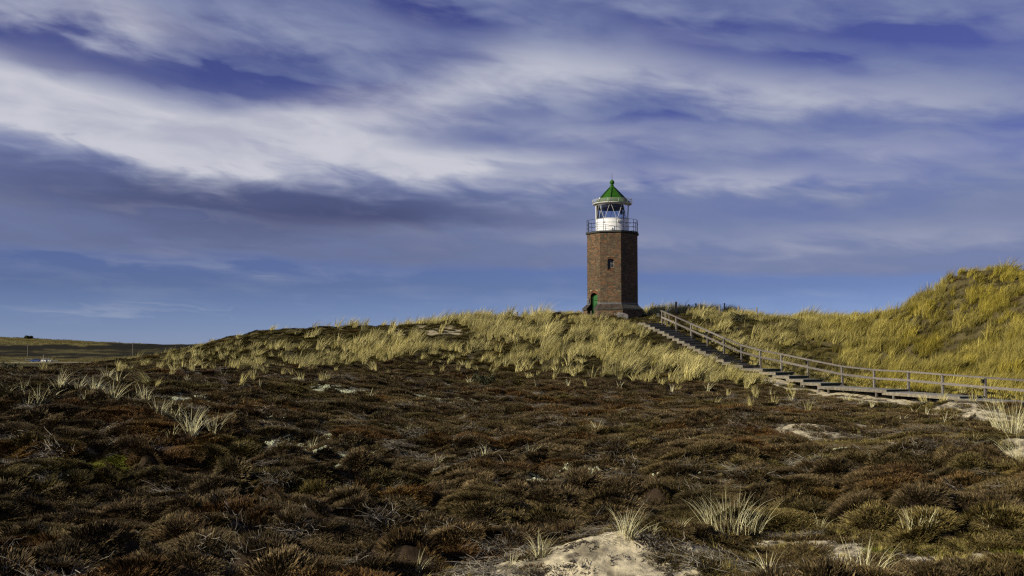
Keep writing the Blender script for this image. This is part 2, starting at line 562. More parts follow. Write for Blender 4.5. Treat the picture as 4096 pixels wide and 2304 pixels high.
G = G * (1 - (1 - rightd) * sstep(.56, .66, patch) * .75)
# walkway itself stays clear
onwalk = along * sstep(np.where(GY > 64, -2.1, -2.75), np.where(GY > 64, -1.6, -2.2), side) * (1 - sstep(.0, .35, side))
G = G * (1 - onwalk)
G = G * (1 - sstep(.3, .7, sand) * .85)

lich = np.zeros_like(Z)
for a in [(1.1, 20.4, .7, .45, 0, .6, 83, 1.8, .3), (3.3, 20.4, .5, .4, 0, .6, 84, 1.8, .3), (6.2, 22, .4, .4, 0, .6, 85, 1.8, .3), (8.6, 24.6, .6, .5, 0, .6, 86, 1.8, .3), (-5.2, 25.0, 1.2, .8, 0, .5, 71, 1.6, .5), (-5.9, 28.5, 1.2, .9, 0, .5, 72, 1.6, .5), (-1.6, 22.8, .5, .5, 0, .6, 73, 1.6, .4), (-14.0, 33.6, 3.4, 1.2, 10, .5, 74, 1.6, .8),
          (1.2, 26.0, .8, .5, 0, .6, 75, 1.8, .4), (-4.4, 23.3, .5, .4, 0, .6, 76, 1.6, .4), (-10.4, 33.2, 1.0, .7, 0, .6, 77, 1.6, .5), (-15.5, 48, 1.8, 1.0, 0, .6, 78, 1.6, .6),
          (-7.5, 45.5, 1.6, .9, 0, .6, 79, 1.6, .6), (-5.7, 15.2, .3, .25, 0, .6, 80, 1.6, .3), (-10.5, 50, 1.5, 1, 0, .6, 81, 1.6, .6), (-3.4, 47, 1.5, 1, 0, .6, 82, 1.6, .6)]:
    lich = np.maximum(lich, ell(*a))
moss = np.zeros_like(Z)
for a in [(6.3, 12.2, .9, .55, 10, .4, 91, 1.2, .5), (7.0, 13.2, .6, .4, 0, .4, 92, 1.2, .5), (-4.6, 18.2, 1.1, .5, 0, .4, 93, 1.4, .5), (-5.5, 11.8, 1.6, .4, 0, .6, 94, 1.6, .6),
          (-1.4, 29.5, .6, .5, 0, .4, 95), (12.2, 33.0, .8, .5, 0, .5, 96), (5.2, 13.4, .4, .2, 0, .5, 97), (-9, 22, .8, .5, 0, .6, 98), (-3.2, 13.4, .5, .3, 0, .6, 99)]:
    moss = np.maximum(moss, ell(*a))

# --- heather cushions: rounded mounds that meet in dark creases
cush = []
for _ in range(13000):
    y = math.sqrt(rng.uniform(8 ** 2, 88 ** 2))
    x = rng.uniform(-.64, .64) * hw(y)
    cush.append((x, y, rng.uniform(.22, .55) * (1.0 if y < 26 else 1.2) * (2.0 if rng.uniform() < .2 else 1.0), rng.uniform(.07, .40), rng.uniform(.55, 1.0), rng.uniform(0, 3.14)))
Hc = np.zeros_like(Z)
WN = fbm(GX / .42, GY / .42, 77, 3, .6)
Cid = np.zeros_like(Z)
for ci, (x, y, r, h, asp, rot) in enumerate(cush):
    r0, r1 = np.searchsorted(YS, [y - r, y + r])
    if r1 <= r0:
        continue
    hwy = hw(y)
    c0, c1_ = np.searchsorted(US, [(x - r) / hwy - .002, (x + r) / hwy + .002])
    X, Y = GX[r0:r1, c0:c1_] - x, GY[r0:r1, c0:c1_] - y
    c, s = math.cos(rot), math.sin(rot)
    a, b = X * c + Y * s, (-X * s + Y * c) / asp
    d = (a * a + b * b) / (r * r) + (WN[r0:r1, c0:c1_] - .5) * .9
    h = h * (1.15 if r > .7 else 1.0)
    v = h * np.sqrt(np.clip(1 - d, 0, 1))
    sub = Hc[r0:r1, c0:c1_]
    up = v > sub
    sub[up] = v[up]
    Cid[r0:r1, c0:c1_][up] = ci
keep = (1 - sandw) * (1 - sstep(.1, .6, sand)) * (1 - .75 * lich) * (1 - .7 * moss)
slopek = 1 - .75 * sstep(.2, .8, G)
walkk = 1 - along * sstep(-6.2, -4.6, side) * (1 - sstep(.4, 1.2, side))
Hc = Hc * keep * slopek * walkk * (GY < 90)
Z = Z + Hc * (.75 + .25 * sstep(40, 20, GY)) + (fbm(GX * 2.2, GY * 2.2, 9, 3) - .5) * .10 * keep * (GY < 100)
Z = Z + sand * ((fbm(GX * 3, GY * 3, 12, 4, .6) - .5) * .12 + (fbm(GX * 9, GY * 9, 13, 3, .6) - .5) * .035)

# --- ground colour (albedo)
f1 = fbm(GX / 3.5, GY / 2.5, 101)[..., None]
f2 = fbm(GX * 3, GY * 3, 102, 4, .65)[..., None]
cid = hash2(Cid, Cid * 0, 5)[..., None]
heath = np.array([.020, .0145, .0095]) * (1 - f2) * 1.2 + np.array([.045, .030, .018]) * f2
heath = heath * (.7 + .6 * cid)
gl = np.array([.022, .018, .008]) * (1 - f2) + np.array([.085, .07, .03]) * f2
gl = gl * (1 + .9 * rightd[..., None])
bare = np.array([.050, .042, .014]) * (1 - f2) + np.array([.115, .095, .04]) * f2
colr = heath
slope = (sstep(-12, 8, bound - dyp) * (GY > 40))[..., None]
colr = colr * (1 - slope * .8) + (gl * (.45 + .6 * f1)) * slope * .8
Gm = np.clip(G, 0, 1)[..., None]
colr = colr * (1 - Gm * .5) + gl * Gm * .5
olive = np.maximum(pell(760, 850, 300, 26, .5, 110), pell(1060, 840, 170, 24, .5, 111))[..., None]
colr = colr * (1 - olive * .8) + bare * olive * .8
mcol = np.array([.075, .075, .012]) * (.5 + f2)
colr = colr * (1 - moss[..., None]) + mcol * moss[..., None]
lcol = np.array([.22, .23, .15]) * (.4 + f2)
colr = colr * (1 - lich[..., None] * .7) + lcol * lich[..., None] * .7
scol = np.array([.52, .45, .29]) * (.75 + .5 * f2)
specks = sstep(.52, .62, fbm(GX * 4, GY * 4, 120, 4, .65))[..., None] * .75
scol = scol * (1 - specks) + np.array([.13, .11, .075]) * specks
s3 = sstep(.25, .75, sand)[..., None]
colr = colr * (1 - s3) + scol * s3
# plain beyond the dunes: bands of straw and dark heath
PXg, PYg = project(GX, GY, Z)
ny = PYg * 4 + (fbm(GX / 50, GY / 40, 130) - .5) * 34 + (fbm(GX / 9, GY / 9, 131) - .5) * 14
band = np.interp(ny, [1340, 1374, 1379, 1396, 1401, 1411, 1415, 1424, 1430, 1446, 1460], [.95, .8, .02, .05, .42, .40, .05, .10, .62, .55, .4])
band = np.clip((band - .45) * 2.0 + .45 + (fbm(GX / 22, GY / 12, 132, 5, .65) - .55) * 1.9, 0, 1)[..., None]
farc = np.array([.016, .014, .007]) * (1 - band) + np.array([.17, .145, .05]) * band * (.5 + .6 * f1)
kf = sstep(110, 160, GY)[..., None]
colr = colr * (1 - kf) + farc * kf
# bright sand track beside the car park
track = (np.exp(-((GY - 452) / 7) ** 2) * sstep(-250, -235, GX) * (1 - sstep(-195, -185, GX)))[..., None]
colr = colr * (1 - track) + np.array([.42, .37, .24]) * track
STRAW = band[..., 0] * kf[..., 0]

co = np.stack([GX, GY, Z], -1).reshape(-1, 3)
idx = np.arange(NR * NC).reshape(NR, NC)
faces = np.stack([idx[:-1, :-1], idx[:-1, 1:], idx[1:, 1:], idx[1:, :-1]], -1).reshape(-1, 4)
gm = bpy.data.meshes.new('ground')
gm.vertices.add(len(co))
gm.vertices.foreach_set('co', co.astype(np.float32).ravel())
gm.loops.add(faces.size)
gm.loops.foreach_set('vertex_index', faces.ravel().astype(np.int32))
gm.polygons.add(len(faces))
gm.polygons.foreach_set('loop_start', np.arange(0, faces.size, 4, dtype=np.int32))
gm.polygons.foreach_set('use_smooth', np.ones(len(faces), dtype=bool))
ca_ = gm.attributes.new('gcol', 'FLOAT_COLOR', 'POINT')
ca_.data.foreach_set('color', np.concatenate([colr.reshape(-1, 3), np.ones((NR * NC, 1))], 1).astype(np.float32).ravel())
gm.update()
gm.validate()
gm.materials.append(M['ground'])
ground = bpy.data.objects.new('ground', gm)
ground['kind'] = 'structure'
ground['label'] = 'sandy ground of heath and dunes'
C.objects.link(ground)


def sample(A, x, y):
    r = np.clip(np.interp(y, YS, np.arange(NR)), 0, NR - 1.001)
    c = np.clip(np.interp(x / hw(y), US, np.arange(NC)), 0, NC - 1.001)
    r0, c0 = r.astype(int), c.astype(int)
    fr, fc = r - r0, c - c0
    return (A[r0, c0] * (1 - fc) + A[r0, c0 + 1] * fc) * (1 - fr) + (A[r0 + 1, c0] * (1 - fc) + A[r0 + 1, c0 + 1] * fc) * fr


def gz(x, y):
    return float(sample(Z, np.array([x]), np.array([y]))[0])


def hit(px, py, y0=7.0, y1=110.0):
    """first point of the ground on the line of sight through a pixel"""
    u = (px - 512) / F
    v = (288 - py) / F
    Y = np.arange(y0, y1, .03)
    k = Y / (CP - v * SP)
    zz = CAMZ + (SP + v * CP) * k
    g = sample(Z, u * k, Y)
    below = np.nonzero(g >= zz)[0]
    if len(below) == 0:
        i = int(np.argmin(np.abs(zz - g)))
    else:
        i = below[0]
    return Vector((u * k[i], Y[i], g[i]))


# ================================================================== mesh helpers
def link_mesh(name, verts, faces_, mat=None, parent=None, smooth=False, attrs=None, mats=None, midx=None):
    me = bpy.data.meshes.new(name)
    me.from_pydata([tuple(v) for v in verts], [], faces_)
    for m in (mats or ([mat] if mat else [])):
        me.materials.append(m)
    if midx is not None:
        me.polygons.foreach_set('material_index', midx)
    if smooth:
        me.polygons.foreach_set('use_smooth', [True] * len(me.polygons))
    for k, v in (attrs or {}).items():
        me.attributes.new(k, 'FLOAT', 'POINT').data.foreach_set('value', np.asarray(v, dtype=np.float32))
    me.update()
    o = bpy.data.objects.new(name, me)
    C.objects.link(o)
    if parent:
        o.parent = parent
    return o


class MB:
    def __init__(self):
        self.v, self.f, self.mi = [], [], []

    def add(self, vs, fs, mi=0):
        n = len(self.v)
        self.v += [tuple(q) for q in vs]
        self.f += [tuple(i + n for i in f) for f in fs]
        self.mi += [mi] * len(fs)

    def box(self, c, ex, ey, ez, mi=0):
        """box from centre and three half-extent vectors"""
        c, ex, ey, ez = Vector(c), Vector(ex), Vector(ey), Vector(ez)
        vs = [c + a * ex + b * ey + d * ez for d in (-1, 1) for b in (-1, 1) for a in (-1, 1)]
        self.add(vs, [(0, 2, 3, 1), (4, 5, 7, 6), (0, 1, 5, 4), (2, 6, 7, 3), (0, 4, 6, 2), (1, 3, 7, 5)], mi)

    def abox(self, x0, x1, y0, y1, z0, z1, mi=0):
        self.box(((x0 + x1) / 2, (y0 + y1) / 2, (z0 + z1) / 2), ((x1 - x0) / 2, 0, 0), (0, (y1 - y0) / 2, 0), (0, 0, (z1 - z0) / 2), mi)

    def beam(self, a, b, w_, h_, up=(0, 0, 1), mi=0):
        a, b = Vector(a), Vector(b)
        d = (b - a)
        t = d.normalized()
        s = t.cross(Vector(up))
        if s.length < 1e-4:
            s = Vector((1, 0, 0))
        s.normalize()
        n = s.cross(t)
        self.box((a + b) / 2, d / 2, s * w_ / 2, n * h_ / 2, mi)

    def tube(self, pts, r, n=6, mi=0, cap=True):
        pts = [Vector(p) for p in pts]
        rr = r if isinstance(r, (list, tuple)) else [r] * len(pts)
        base = len(self.v)
        for i, p in enumerate(pts):
            t = (pts[min(i + 1, len(pts) - 1)] - pts[max(i - 1, 0)]).normalized()
            s = t.cross(Vector((0, 0, 1)))
            if s.length < 1e-3:
                s = t.cross(Vector((0, 1, 0)))
            s.normalize()
            b = s.cross(t)
            for k in range(n):
                a = 2 * math.pi * k / n
                self.v.append(tuple(p + (s * math.cos(a) + b * math.sin(a)) * rr[i]))
        for i in range(len(pts) - 1):
            for k in range(n):
                self.f.append((base + i * n + k, base + i * n + (k + 1) % n, base + (i + 1) * n + (k + 1) % n, base + (i + 1) * n + k))
                self.mi.append(mi)
        if cap:
            self.f.append(tuple(base + k for k in range(n))[::-1])
            self.f.append(tuple(base + (len(pts) - 1) * n + k for k in range(n)))
            self.mi += [mi, mi]

    def lathe(self, prof, n=32, a0=0.0, a1=2 * math.pi, mi=0):
        """prof: (r, z) list; angles measured like the tower's (0 towards the camera, clockwise seen from the right)"""
        full = abs(a1 - a0 - 2 * math.pi) < 1e-6
        m = n if full else n + 1
        base = len(self.v)
        for r, z in prof:
            for k in range(m):
                a = a0 + (a1 - a0) * k / n
                self.v.append((r * math.sin(a), -r * math.cos(a), z))
        for i in range(len(prof) - 1):
            for k in range(n):
                k2 = (k + 1) % m
                self.f.append((base + i * m + k, base + i * m + k2, base + (i + 1) * m + k2, base + (i + 1) * m + k))
                self.mi.append(mi)

    def build(self, name, mat, parent=None, smooth=False, mats=None):
        return link_mesh(name, self.v, self.f, mat, parent, smooth, mats=mats, midx=self.mi if mats else None)


def empty(name, loc, label, cat, group=None):
    o = bpy.data.objects.new(name, None)
    o.location = loc
    o.empty_display_size = .3
    C.objects.link(o)
    tag(o, label, cat, group)
    return o


def tag(o, label, cat=None, group=None, kind=None):
    o['label'] = label
    if cat:
        o['category'] = cat
    if group:
        o['group'] = group
    if kind:
        o['kind'] = kind
    return o


# ================================================================== plants
def blade_mesh(n, h, base_r, spread, width, wind=(.18, .03), segs=4, seed=0, droop=.35, flat_=0.0):
    r = np.random.default_rng(seed)
    ph = r.uniform(0, 2 * np.pi, n)
    rad = base_r * np.sqrt(r.uniform(0, 1, n))
    tilt = np.abs(r.normal(0, spread, n)) * (.4 + .6 * rad / max(base_r, 1e-3)) + .04
    L = h * r.uniform(.45, 1.08, n)
    dr = droop * r.uniform(.1, 1.0, n)
    ph2 = ph + r.normal(0, .5, n)
    ox, oy = np.cos(ph2), np.sin(ph2)
    yaw = r.uniform(0, np.pi, n)
    wx, wy = np.cos(yaw), np.sin(yaw)
    br = np.clip(r.normal(.5, .25, n), 0, 1)
    S = np.linspace(0, 1, segs + 1)
    V, A, Hh = [], [], []
    for i, s in enumerate(S):
        out = tilt * s + dr * s ** 2.2
        px_ = np.cos(ph) * rad + (ox * out + wind[0] * s ** 1.6) * L
        py_ = np.sin(ph) * rad + (oy * out + wind[1] * s ** 1.6) * L
        pz = L * (s - .45 * (tilt + dr) * s ** 2.4) * (1 - flat_)
        wd = width * (1 - s ** 1.7) * .5
        if i < segs:
            V += [np.stack([px_ - wx * wd, py_ - wy * wd, pz], -1), np.stack([px_ + wx * wd, py_ + wy * wd, pz], -1)]
            A += [br, br]
            Hh += [np.full(n, s)] * 2
        else:
            V += [np.stack([px_, py_, pz], -1)]
            A += [br]
            Hh += [np.full(n, s)]
    nv = len(V)
    V = np.stack(V, 1).reshape(-1, 3)
    A = np.stack(A, 1).ravel()
    Hh = np.stack(Hh, 1).ravel()
    fs = []
    for k in range(n):
        b = k * nv
        for i in range(segs - 1):
            fs.append((b + 2 * i, b + 2 * i + 1, b + 2 * i + 3, b + 2 * i + 2))
        fs.append((b + 2 * segs - 2, b + 2 * segs - 1, b + 2 * segs))
    return V, fs, {'br': A, 'hh': Hh}


def heather_mesh(n, R0, h, wdt, seed=0):
    r = np.random.default_rng(seed)
    V, fs, A, Hh = [], [], [], []
    for k in range(n):
        ph, rad = r.uniform(0, 6.283), R0 * math.sqrt(r.uniform())
        x, y = math.cos(ph) * rad, math.sin(ph) * rad
        L = h * r.uniform(.5, 1.15) * (1 - .35 * (rad / R0) ** 2)
        lx, ly = r.normal(0, .45) * L + math.cos(ph) * rad * .3, r.normal(0, .28) * L + math.sin(ph) * rad * .3
        br = min(1, abs(r.normal(.0, .48)))
        yaw = r.uniform(0, 3.14)
        for q in range(2):
            c, s = math.cos(yaw + q * 1.57), math.sin(yaw + q * 1.57)
            w_ = wdt * r.uniform(.7, 1.3) / 2
            b = len(V)
            V += [(x - c * w_ * .5, y - s * w_ * .5, -.02), (x + c * w_ * .5, y + s * w_ * .5, -.02),
                  (x + lx * .6 + c * w_, y + ly * .6 + s * w_, L * .62), (x + lx * .6 - c * w_, y + ly * .6 - s * w_, L * .62), (x + lx, y + ly, L)]
            fs += [(b, b + 1, b + 2, b + 3), (b + 3, b + 2, b + 4)]
            A += [br] * 5
            Hh += [0, 0, .62, .62, 1]
    return V, fs, {'br': A, 'hh': Hh}


def blob_mesh(n, R0, size, seed=0):
    """a crust of small rounded cushions"""
    r = np.random.default_rng(seed)
    V, fs, A = [], [], []
    for k in range(n):
        ph, rad = r.uniform(0, 6.283), R0 * math.sqrt(r.uniform())
        x, y = math.cos(ph) * rad, math.sin(ph) * rad
        s = size * r.uniform(.5, 1.3)
        br = r.uniform()
        b = len(V)
        m = 6
        for lv, (rr, zz) in enumerate(((1, -.3), (.9, .45))):
            for j in range(m):
                a = j * 6.283 / m + lv * .5
                q = r.uniform(.75, 1.25)
                V.append((x + math.cos(a) * s * rr * q, y + math.sin(a) * s * rr * q, s * zz))
        V.append((x, y, s * .85))
        for j in range(m):
            j2 = (j + 1) % m
            fs += [(b + j, b + j2, b + m + j2, b + m + j), (b + m + j, b + m + j2, b + 2 * m)]
        A += [br] * (2 * m + 1)
    return V, fs, {'br': A, 'hh': [.5] * len(A)}


def twig_mesh(n, R0, seed=0, wdt=.010, up=.12):
    r = np.random.default_rng(seed)
    V, fs, A = [], [], []
    for k in range(n):
        p = np.array([r.normal(0, R0 * .45), r.normal(0, R0 * .45), r.uniform(0, up * .6)])
        a = r.uniform(0, 6.283)
        br = r.uniform()
        L = R0 * r.uniform(.4, 1.0)
        pts = []
        for s in range(4):
            pts.append(p.copy())
            a += r.normal(0, .5)
            p = p + np.array([math.cos(a), math.sin(a), r.normal(.1, .35)]) * L / 3
            p[2] = max(p[2], 0)
        b = len(V)
        for s, q in enumerate(pts):
            w_ = wdt * (1 - s / 4.5)
            V += [(q[0] - math.sin(a) * w_ / 2, q[1] + math.cos(a) * w_ / 2, q[2]), (q[0] + math.sin(a) * w_ / 2, q[1] - math.cos(a) * w_ / 2, q[2] + w_ * .7)]
        for s in range(3):
            fs.append((b + 2 * s, b + 2 * s + 1, b + 2 * s + 3, b + 2 * s + 2))
        A += [br] * 8
    return V, fs, {'br': A, 'hh': [.5] * len(A)}


def proto(coll, name, data, mat):
    V, fs, at_ = data
    me = bpy.data.meshes.new(name)
    me.from_pydata([tuple(map(float, v)) for v in V], [], fs)
    me.materials.append(mat)
    for k, v in at_.items():
        me.attributes.new(k, 'FLOAT', 'POINT').data.foreach_set('value', np.asarray(v, dtype=np.float32))
    me.update()
    o = bpy.data.objects.new(name, me)
    coll.objects.link(o)
    return o


def scatter(name, label, cat, protos, x, y, rot, scl, tint, dz=0.0):
    """one object of uncountable growth: instances of a few clumps on points of the ground"""
    z = sample(Z, x, y) + dz
    me = bpy.data.meshes.new(name)
    n = len(x)
    me.vertices.add(n)
    me.vertices.foreach_set('co', np.stack([x, y, z], -1).astype(np.float32).ravel())
    me.attributes.new('rot', 'FLOAT_VECTOR', 'POINT').data.foreach_set('vector', rot.astype(np.float32).ravel())
    me.attributes.new('scl', 'FLOAT_VECTOR', 'POINT').data.foreach_set('vector', scl.astype(np.float32).ravel())
    me.attributes.new('pick', 'INT', 'POINT').data.foreach_set('value', rng.integers(0, 1000, n).astype(np.int32))
    t4 = np.concatenate([tint, np.ones((n, 1))], 1)
    me.attributes.new('tint', 'FLOAT_COLOR', 'POINT').data.foreach_set('color', t4.astype(np.float32).ravel())
    o = bpy.data.objects.new(name, me)
    C.objects.link(o)
    tag(o, label, cat, kind='stuff')
    ng = bpy.data.node_groups.new(name, 'GeometryNodeTree')
    ng.interface.new_socket('Geometry', in_out='INPUT', socket_type='NodeSocketGeometry')
    ng.interface.new_socket('Geometry', in_out='OUTPUT', socket_type='NodeSocketGeometry')
    gi = ng.nodes.new('NodeGroupInput')
    go = ng.nodes.new('NodeGroupOutput')
    ci = ng.nodes.new('GeometryNodeCollectionInfo')
    ci.inputs['Collection'].default_value = protos
    ci.inputs['Separate Children'].default_value = True
    ci.inputs['Reset Children'].default_value = True
    ip = ng.nodes.new('GeometryNodeInstanceOnPoints')
    ip.inputs['Pick Instance'].default_value = True

    def attr(nm, dt):
        q_ = ng.nodes.new('GeometryNodeInputNamedAttribute')
        q_.data_type = dt
        q_.inputs['Name'].default_value = nm
        return q_.outputs['Attribute']
    e2r = ng.nodes.new('FunctionNodeEulerToRotation')
    L = ng.links.new
    L(attr('rot', 'FLOAT_VECTOR'), e2r.inputs[0])
    L(e2r.outputs[0], ip.inputs['Rotation'])
    L(attr('scl', 'FLOAT_VECTOR'), ip.inputs['Scale'])
    L(attr('pick', 'INT'), ip.inputs['Instance Index'])
    L(gi.outputs[0], ip.inputs['Points'])
    L(ci.outputs[0], ip.inputs['Instance'])
    L(ip.outputs[0], go.inputs[0])
    md = o.modifiers.new('scatter', 'NODES')
    md.node_group = ng
    return o


col_far = bpy.data.collections.new('marram_clumps')
for i in range(8):
    proto(col_far, 'clump_%d' % i, blade_mesh(60, .92, .14, .20, .014, (.36, .02), 3, 100 + i, .30) if i % 2 else blade_mesh(34, .98, .12, .18, .024, (.38, .02), 3, 100 + i, .28), M['marram'])
col_h = bpy.data.collections.new('heather_patches')
for i in range(6):
    proto(col_h, 'patch_%d' % i, heather_mesh(230, .25, .075, .011, 200 + i), M['heather'])
col_hn = bpy.data.collections.new('heather_patches_near')
for i in range(6):
    proto(col_hn, 'near_patch_%d' % i, heather_mesh(430, .24, .055, .0085, 250 + i), M['heather'])
col_l = bpy.data.collections.new('lichen_crusts')
for i in range(4):
    proto(col_l, 'crust_%d' % i, blob_mesh(30, .16, .026, 300 + i), M['lichen'])
col_t = bpy.data.collections.new('twig_heaps')
for i in range(4):
    proto(col_t, 'heap_%d' % i, twig_mesh(60, .42, 400 + i, .007), M['twig'])
col_d = bpy.data.collections.new('debris_bits')
for i in range(4):
    proto(col_d, 'bits_%d' % i, twig_mesh(9, .08, 500 + i, .011, .02), M['debris'])


def normals(x, y, e=.12):
    zx = (sample(Z, x + e, y) - sample(Z, x - e, y)) / (2 * e)
    zy = (sample(Z, x, y + e) - sample(Z, x, y - e)) / (2 * e)
    return zx, zy


def tilt_to(nx, ny, nz, yaw):
    """euler angles that turn a clump by yaw about itself and then tip its upward axis to nx,ny,nz"""
    N = np.stack([nx, ny, nz], -1)
    N /= np.linalg.norm(N, axis=1)[:, None]
    X = np.stack([np.cos(yaw), np.sin(yaw), np.zeros_like(yaw)], -1)
    X = X - N * (X * N).sum(1)[:, None]
    X /= np.linalg.norm(X, axis=1)[:, None]
    Yv = np.cross(N, X)
    return np.stack([np.arctan2(Yv[:, 2], N[:, 2]), -np.arcsin(np.clip(X[:, 2], -1, 1)), np.arctan2(X[:, 1], X[:, 0])], -1)


def wedge(n, y0, y1, um=.62):
    y = np.sqrt(rng.uniform(y0 * y0, y1 * y1, n))
    x = rng.uniform(-um, um, n) * hw(y)
    return x, y


def aligned(x, y, k=.8):
    zx, zy = normals(x, y)
    return tilt_to(-zx * k, -zy * k, np.ones(len(x)), rng.uniform(0, 6.283, len(x)))


# marram grass covering the dunes
n = 54000
x = np.concatenate([rng.uniform(-34, 62, n), rng.uniform(24, 62, 15000)])
y = np.concatenate([rng.uniform(41, 104, n), rng.uniform(50, 92, 15000)])
ok = np.abs(x / hw(y)) < .64
x, y = x[ok], y[ok]
g = sample(G, x, y)
clus = fbm(x / .95, y / 1.4, 143, 2)
ok = rng.uniform(0, 1, len(x)) < np.clip(g, 0, 1) ** 1.2 * (.09 + .91 * sstep(.44, .58, clus)) * (1 - .55 * sstep(.47, .60, fbm(x / 4.5, y / 3.0, 66, 3)))
x, y = x[ok], y[ok]
px_, py_ = project(x, y, sample(Z, x, y))
n = len(x)
big = fbm(x / 2.2, y / 2.2, 140)
s = rng.uniform(.6, 1.2, n) * (.55 + .95 * big) * np.where(rng.uniform(0, 1, n) < .08, 1.5, 1.0)
s = s * (1 - .35 * (1 - sstep(150, 420, px_)))
tower = at(612.9, 320, 88)
dt = np.hypot(x - tower.x, y - tower.y)
ok = dt > 3.2
s = np.where(dt < 6, np.clip(s, .45, .74), s)
s = s * np.where((px_ > 560) & (px_ < 650) & (y > 78), .85, 1.0)
sd_ = x - np.interp(y, RAIL_Y, RAIL_X)
s = np.where((sd_ > -5.5) & (sd_ < 0) & (y < 80) & (y > 47), s * np.clip(np.where(y > 65, .66, .40) + (-2.2 - sd_) * .17, .38, 1), s)
zx, zy = normals(x, y, .6)
rot = tilt_to(-zx * .3 + rng.normal(.05, .12, n), -zy * .25 + rng.normal(0, .10, n), np.ones(n), rng.normal(0, .6, n))
scl = np.stack([s * rng.uniform(.9, 1.25, n), s * rng.uniform(.9, 1.25, n), s * rng.uniform(.8, 1.1, n)], -1)
olv = (sstep(700, 900, px_) * .8 + .25 * (big < .45))[:, None]
lum = (rng.uniform(.60, 1.25, n) * (.6 + .8 * fbm(x / 1.6, y / 1.6, 141)))[:, None]
pt = sstep(.42, .58, fbm(x / 4.5, y / 3.0, 66, 3)) * sstep(690, 820, px_) * (1 - .8 * sstep(5.5, 7.2, sample(Z, x, y)))
lum = lum * (1 - .62 * pt)[:, None]  # darker grass patches, with shading of dune hollows painted into the tint
s = s * (1 - .25 * pt)
scl = scl * (1 - .25 * pt)[:, None]
tint = (np.array([1.0, 1.0, 1.0]) * (1 - olv) + np.array([.73, .69, .30]) * olv) * lum
scatter('dune_grass', 'dense yellow dune grass over the slopes', 'grass', col_far, x[ok], y[ok], rot[ok], scl[ok], tint[ok], -.04)

# sparse grass across the left slope and along the edge of the heath
x, y = wedge(2600, 30, 74)
px_, py_ = project(x, y, sample(Z, x, y))
b = np.interp(px_ / .3975, [-400, 0, 300, 420, 600, 760, 1050, 1250, 1450, 1850, 2050, 2576], [890, 896, 912, 926, 935, 935, 905, 940, 950, 972, 985, 1020])
d = py_ / .3975 - b
sd_ = x - np.interp(y, RAIL_Y, RAIL_X)
ok = (rng.uniform(0, 1, len(x)) < np.exp(-np.clip(d, 0, 999) / 16.0) * .55) & (d > np.where(px_ < 260, -200, -40)) & ((sd_ < -4) | (sd_ > 0) | (rng.uniform(0, 1, len(x)) < .25)) & (sample(onwalk, x, y) < .1)
x, y = x[ok], y[ok]
n = len(x)
s = rng.uniform(.4, .9, n)
scatter('edge_grass', 'sparse pale grass where dune meets heath', 'grass', col_far, x, y, np.stack([rng.normal(0, .15, n), rng.normal(0, .15, n), rng.uniform(0, 6.28, n)], -1),
        np.stack([s, s, s], -1), np.ones((n, 3)) * rng.uniform(1.0, 1.35, (n, 1)), -.02)

# heather over the whole heath
x, y = wedge(62000, 8.5, 88)
keepn = np.clip(34.0 / y, .45, 1)
ok = rng.uniform(0, 1, len(x)) < keepn
x2, y2 = wedge(15000, 8.5, 32)
x, y = np.concatenate([x[ok], x2]), np.concatenate([y[ok], y2])
sd, lc, ms, gg = sample(sand, x, y), sample(lich, x, y), sample(moss, x, y), sample(G, x, y)
sl = (sample(np.broadcast_to(slope[..., 0], Z.shape), x, y) > .5)
p = (1 - .94 * sstep(.25, .85, sd)) * (1 - .92 * lc) * (1 - .55 * np.clip(gg, 0, 1)) * (1 - sample(onwalk, x, y)) * np.where(sl, .8, 1)
thin = fbm(x / 1.1, y / 1.1, 150)
p = p * (1 - .35 * sstep(.62, .72, thin))
ok = rng.uniform(0, 1, len(x)) < p
x, y, ms, sl = x[ok], y[ok], ms[ok], sl[ok]
n = len(x)
cidv = hash2(sample(Cid, x, y).round(), np.zeros(n), 5)
tone = fbm(x / 4, y / 3, 151)
rust = sstep(.60, .74, fbm(x / 2.6, y / 2.0, 152))[:, None]
green = sstep(.60, .72, fbm(x / 3.1, y / 2.4, 153))[:, None] * .5
gry = sstep(.55, .68, fbm(x / 2.4, y / 1.8, 154))[:, None]
tint = np.ones((n, 3)) * (.75 + .5 * cidv + .8 * (tone - .5) + .5 * (fbm(x / .8, y / .8, 155) - .5))[:, None]
tint = tint * (1 - rust) + tint * np.array([1.18, .90, .62]) * rust * .9
tint = tint * (1 - green) + tint * np.array([.95, 1.1, .5]) * green
tint = tint * (1 - gry * .7) + tint * np.array([1.35, 1.35, 1.35]) * gry * .7
olv2 = sstep(.50, .66, fbm(x / 1.7, y / 1.3, 156))[:, None]
tint = tint * (np.array([1.22, 1.16, .88]) * (1 - olv2) + np.array([1.18, 1.15, .74]) * olv2)
tint = np.where(ms[:, None] > .4, np.array([1.9, 2.6, .5]) * rng.uniform(.6, 1.1, (n, 1)), tint)
tint = np.where(sl[:, None], tint * np.array([.9, 1.0, .6]), tint)
s = rng.uniform(.6, 1.35, n) * np.where(y > 34, 1.25, 1.0) * np.where(ms > .4, .6, 1)
scl = np.stack([s * 1.1, s * 1.1, s * rng.uniform(.7, 1.25, n)], -1)
rota = aligned(x, y)
nr = y + rng.normal(0, 1.2, n) < 27
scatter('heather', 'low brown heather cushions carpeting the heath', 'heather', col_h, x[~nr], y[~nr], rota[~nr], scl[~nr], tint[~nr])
scatter('near_heather', 'fine brown heather carpeting the foreground', 'heather', col_hn, x[nr], y[nr], rota[nr], scl[nr], tint[nr] * 1.08)

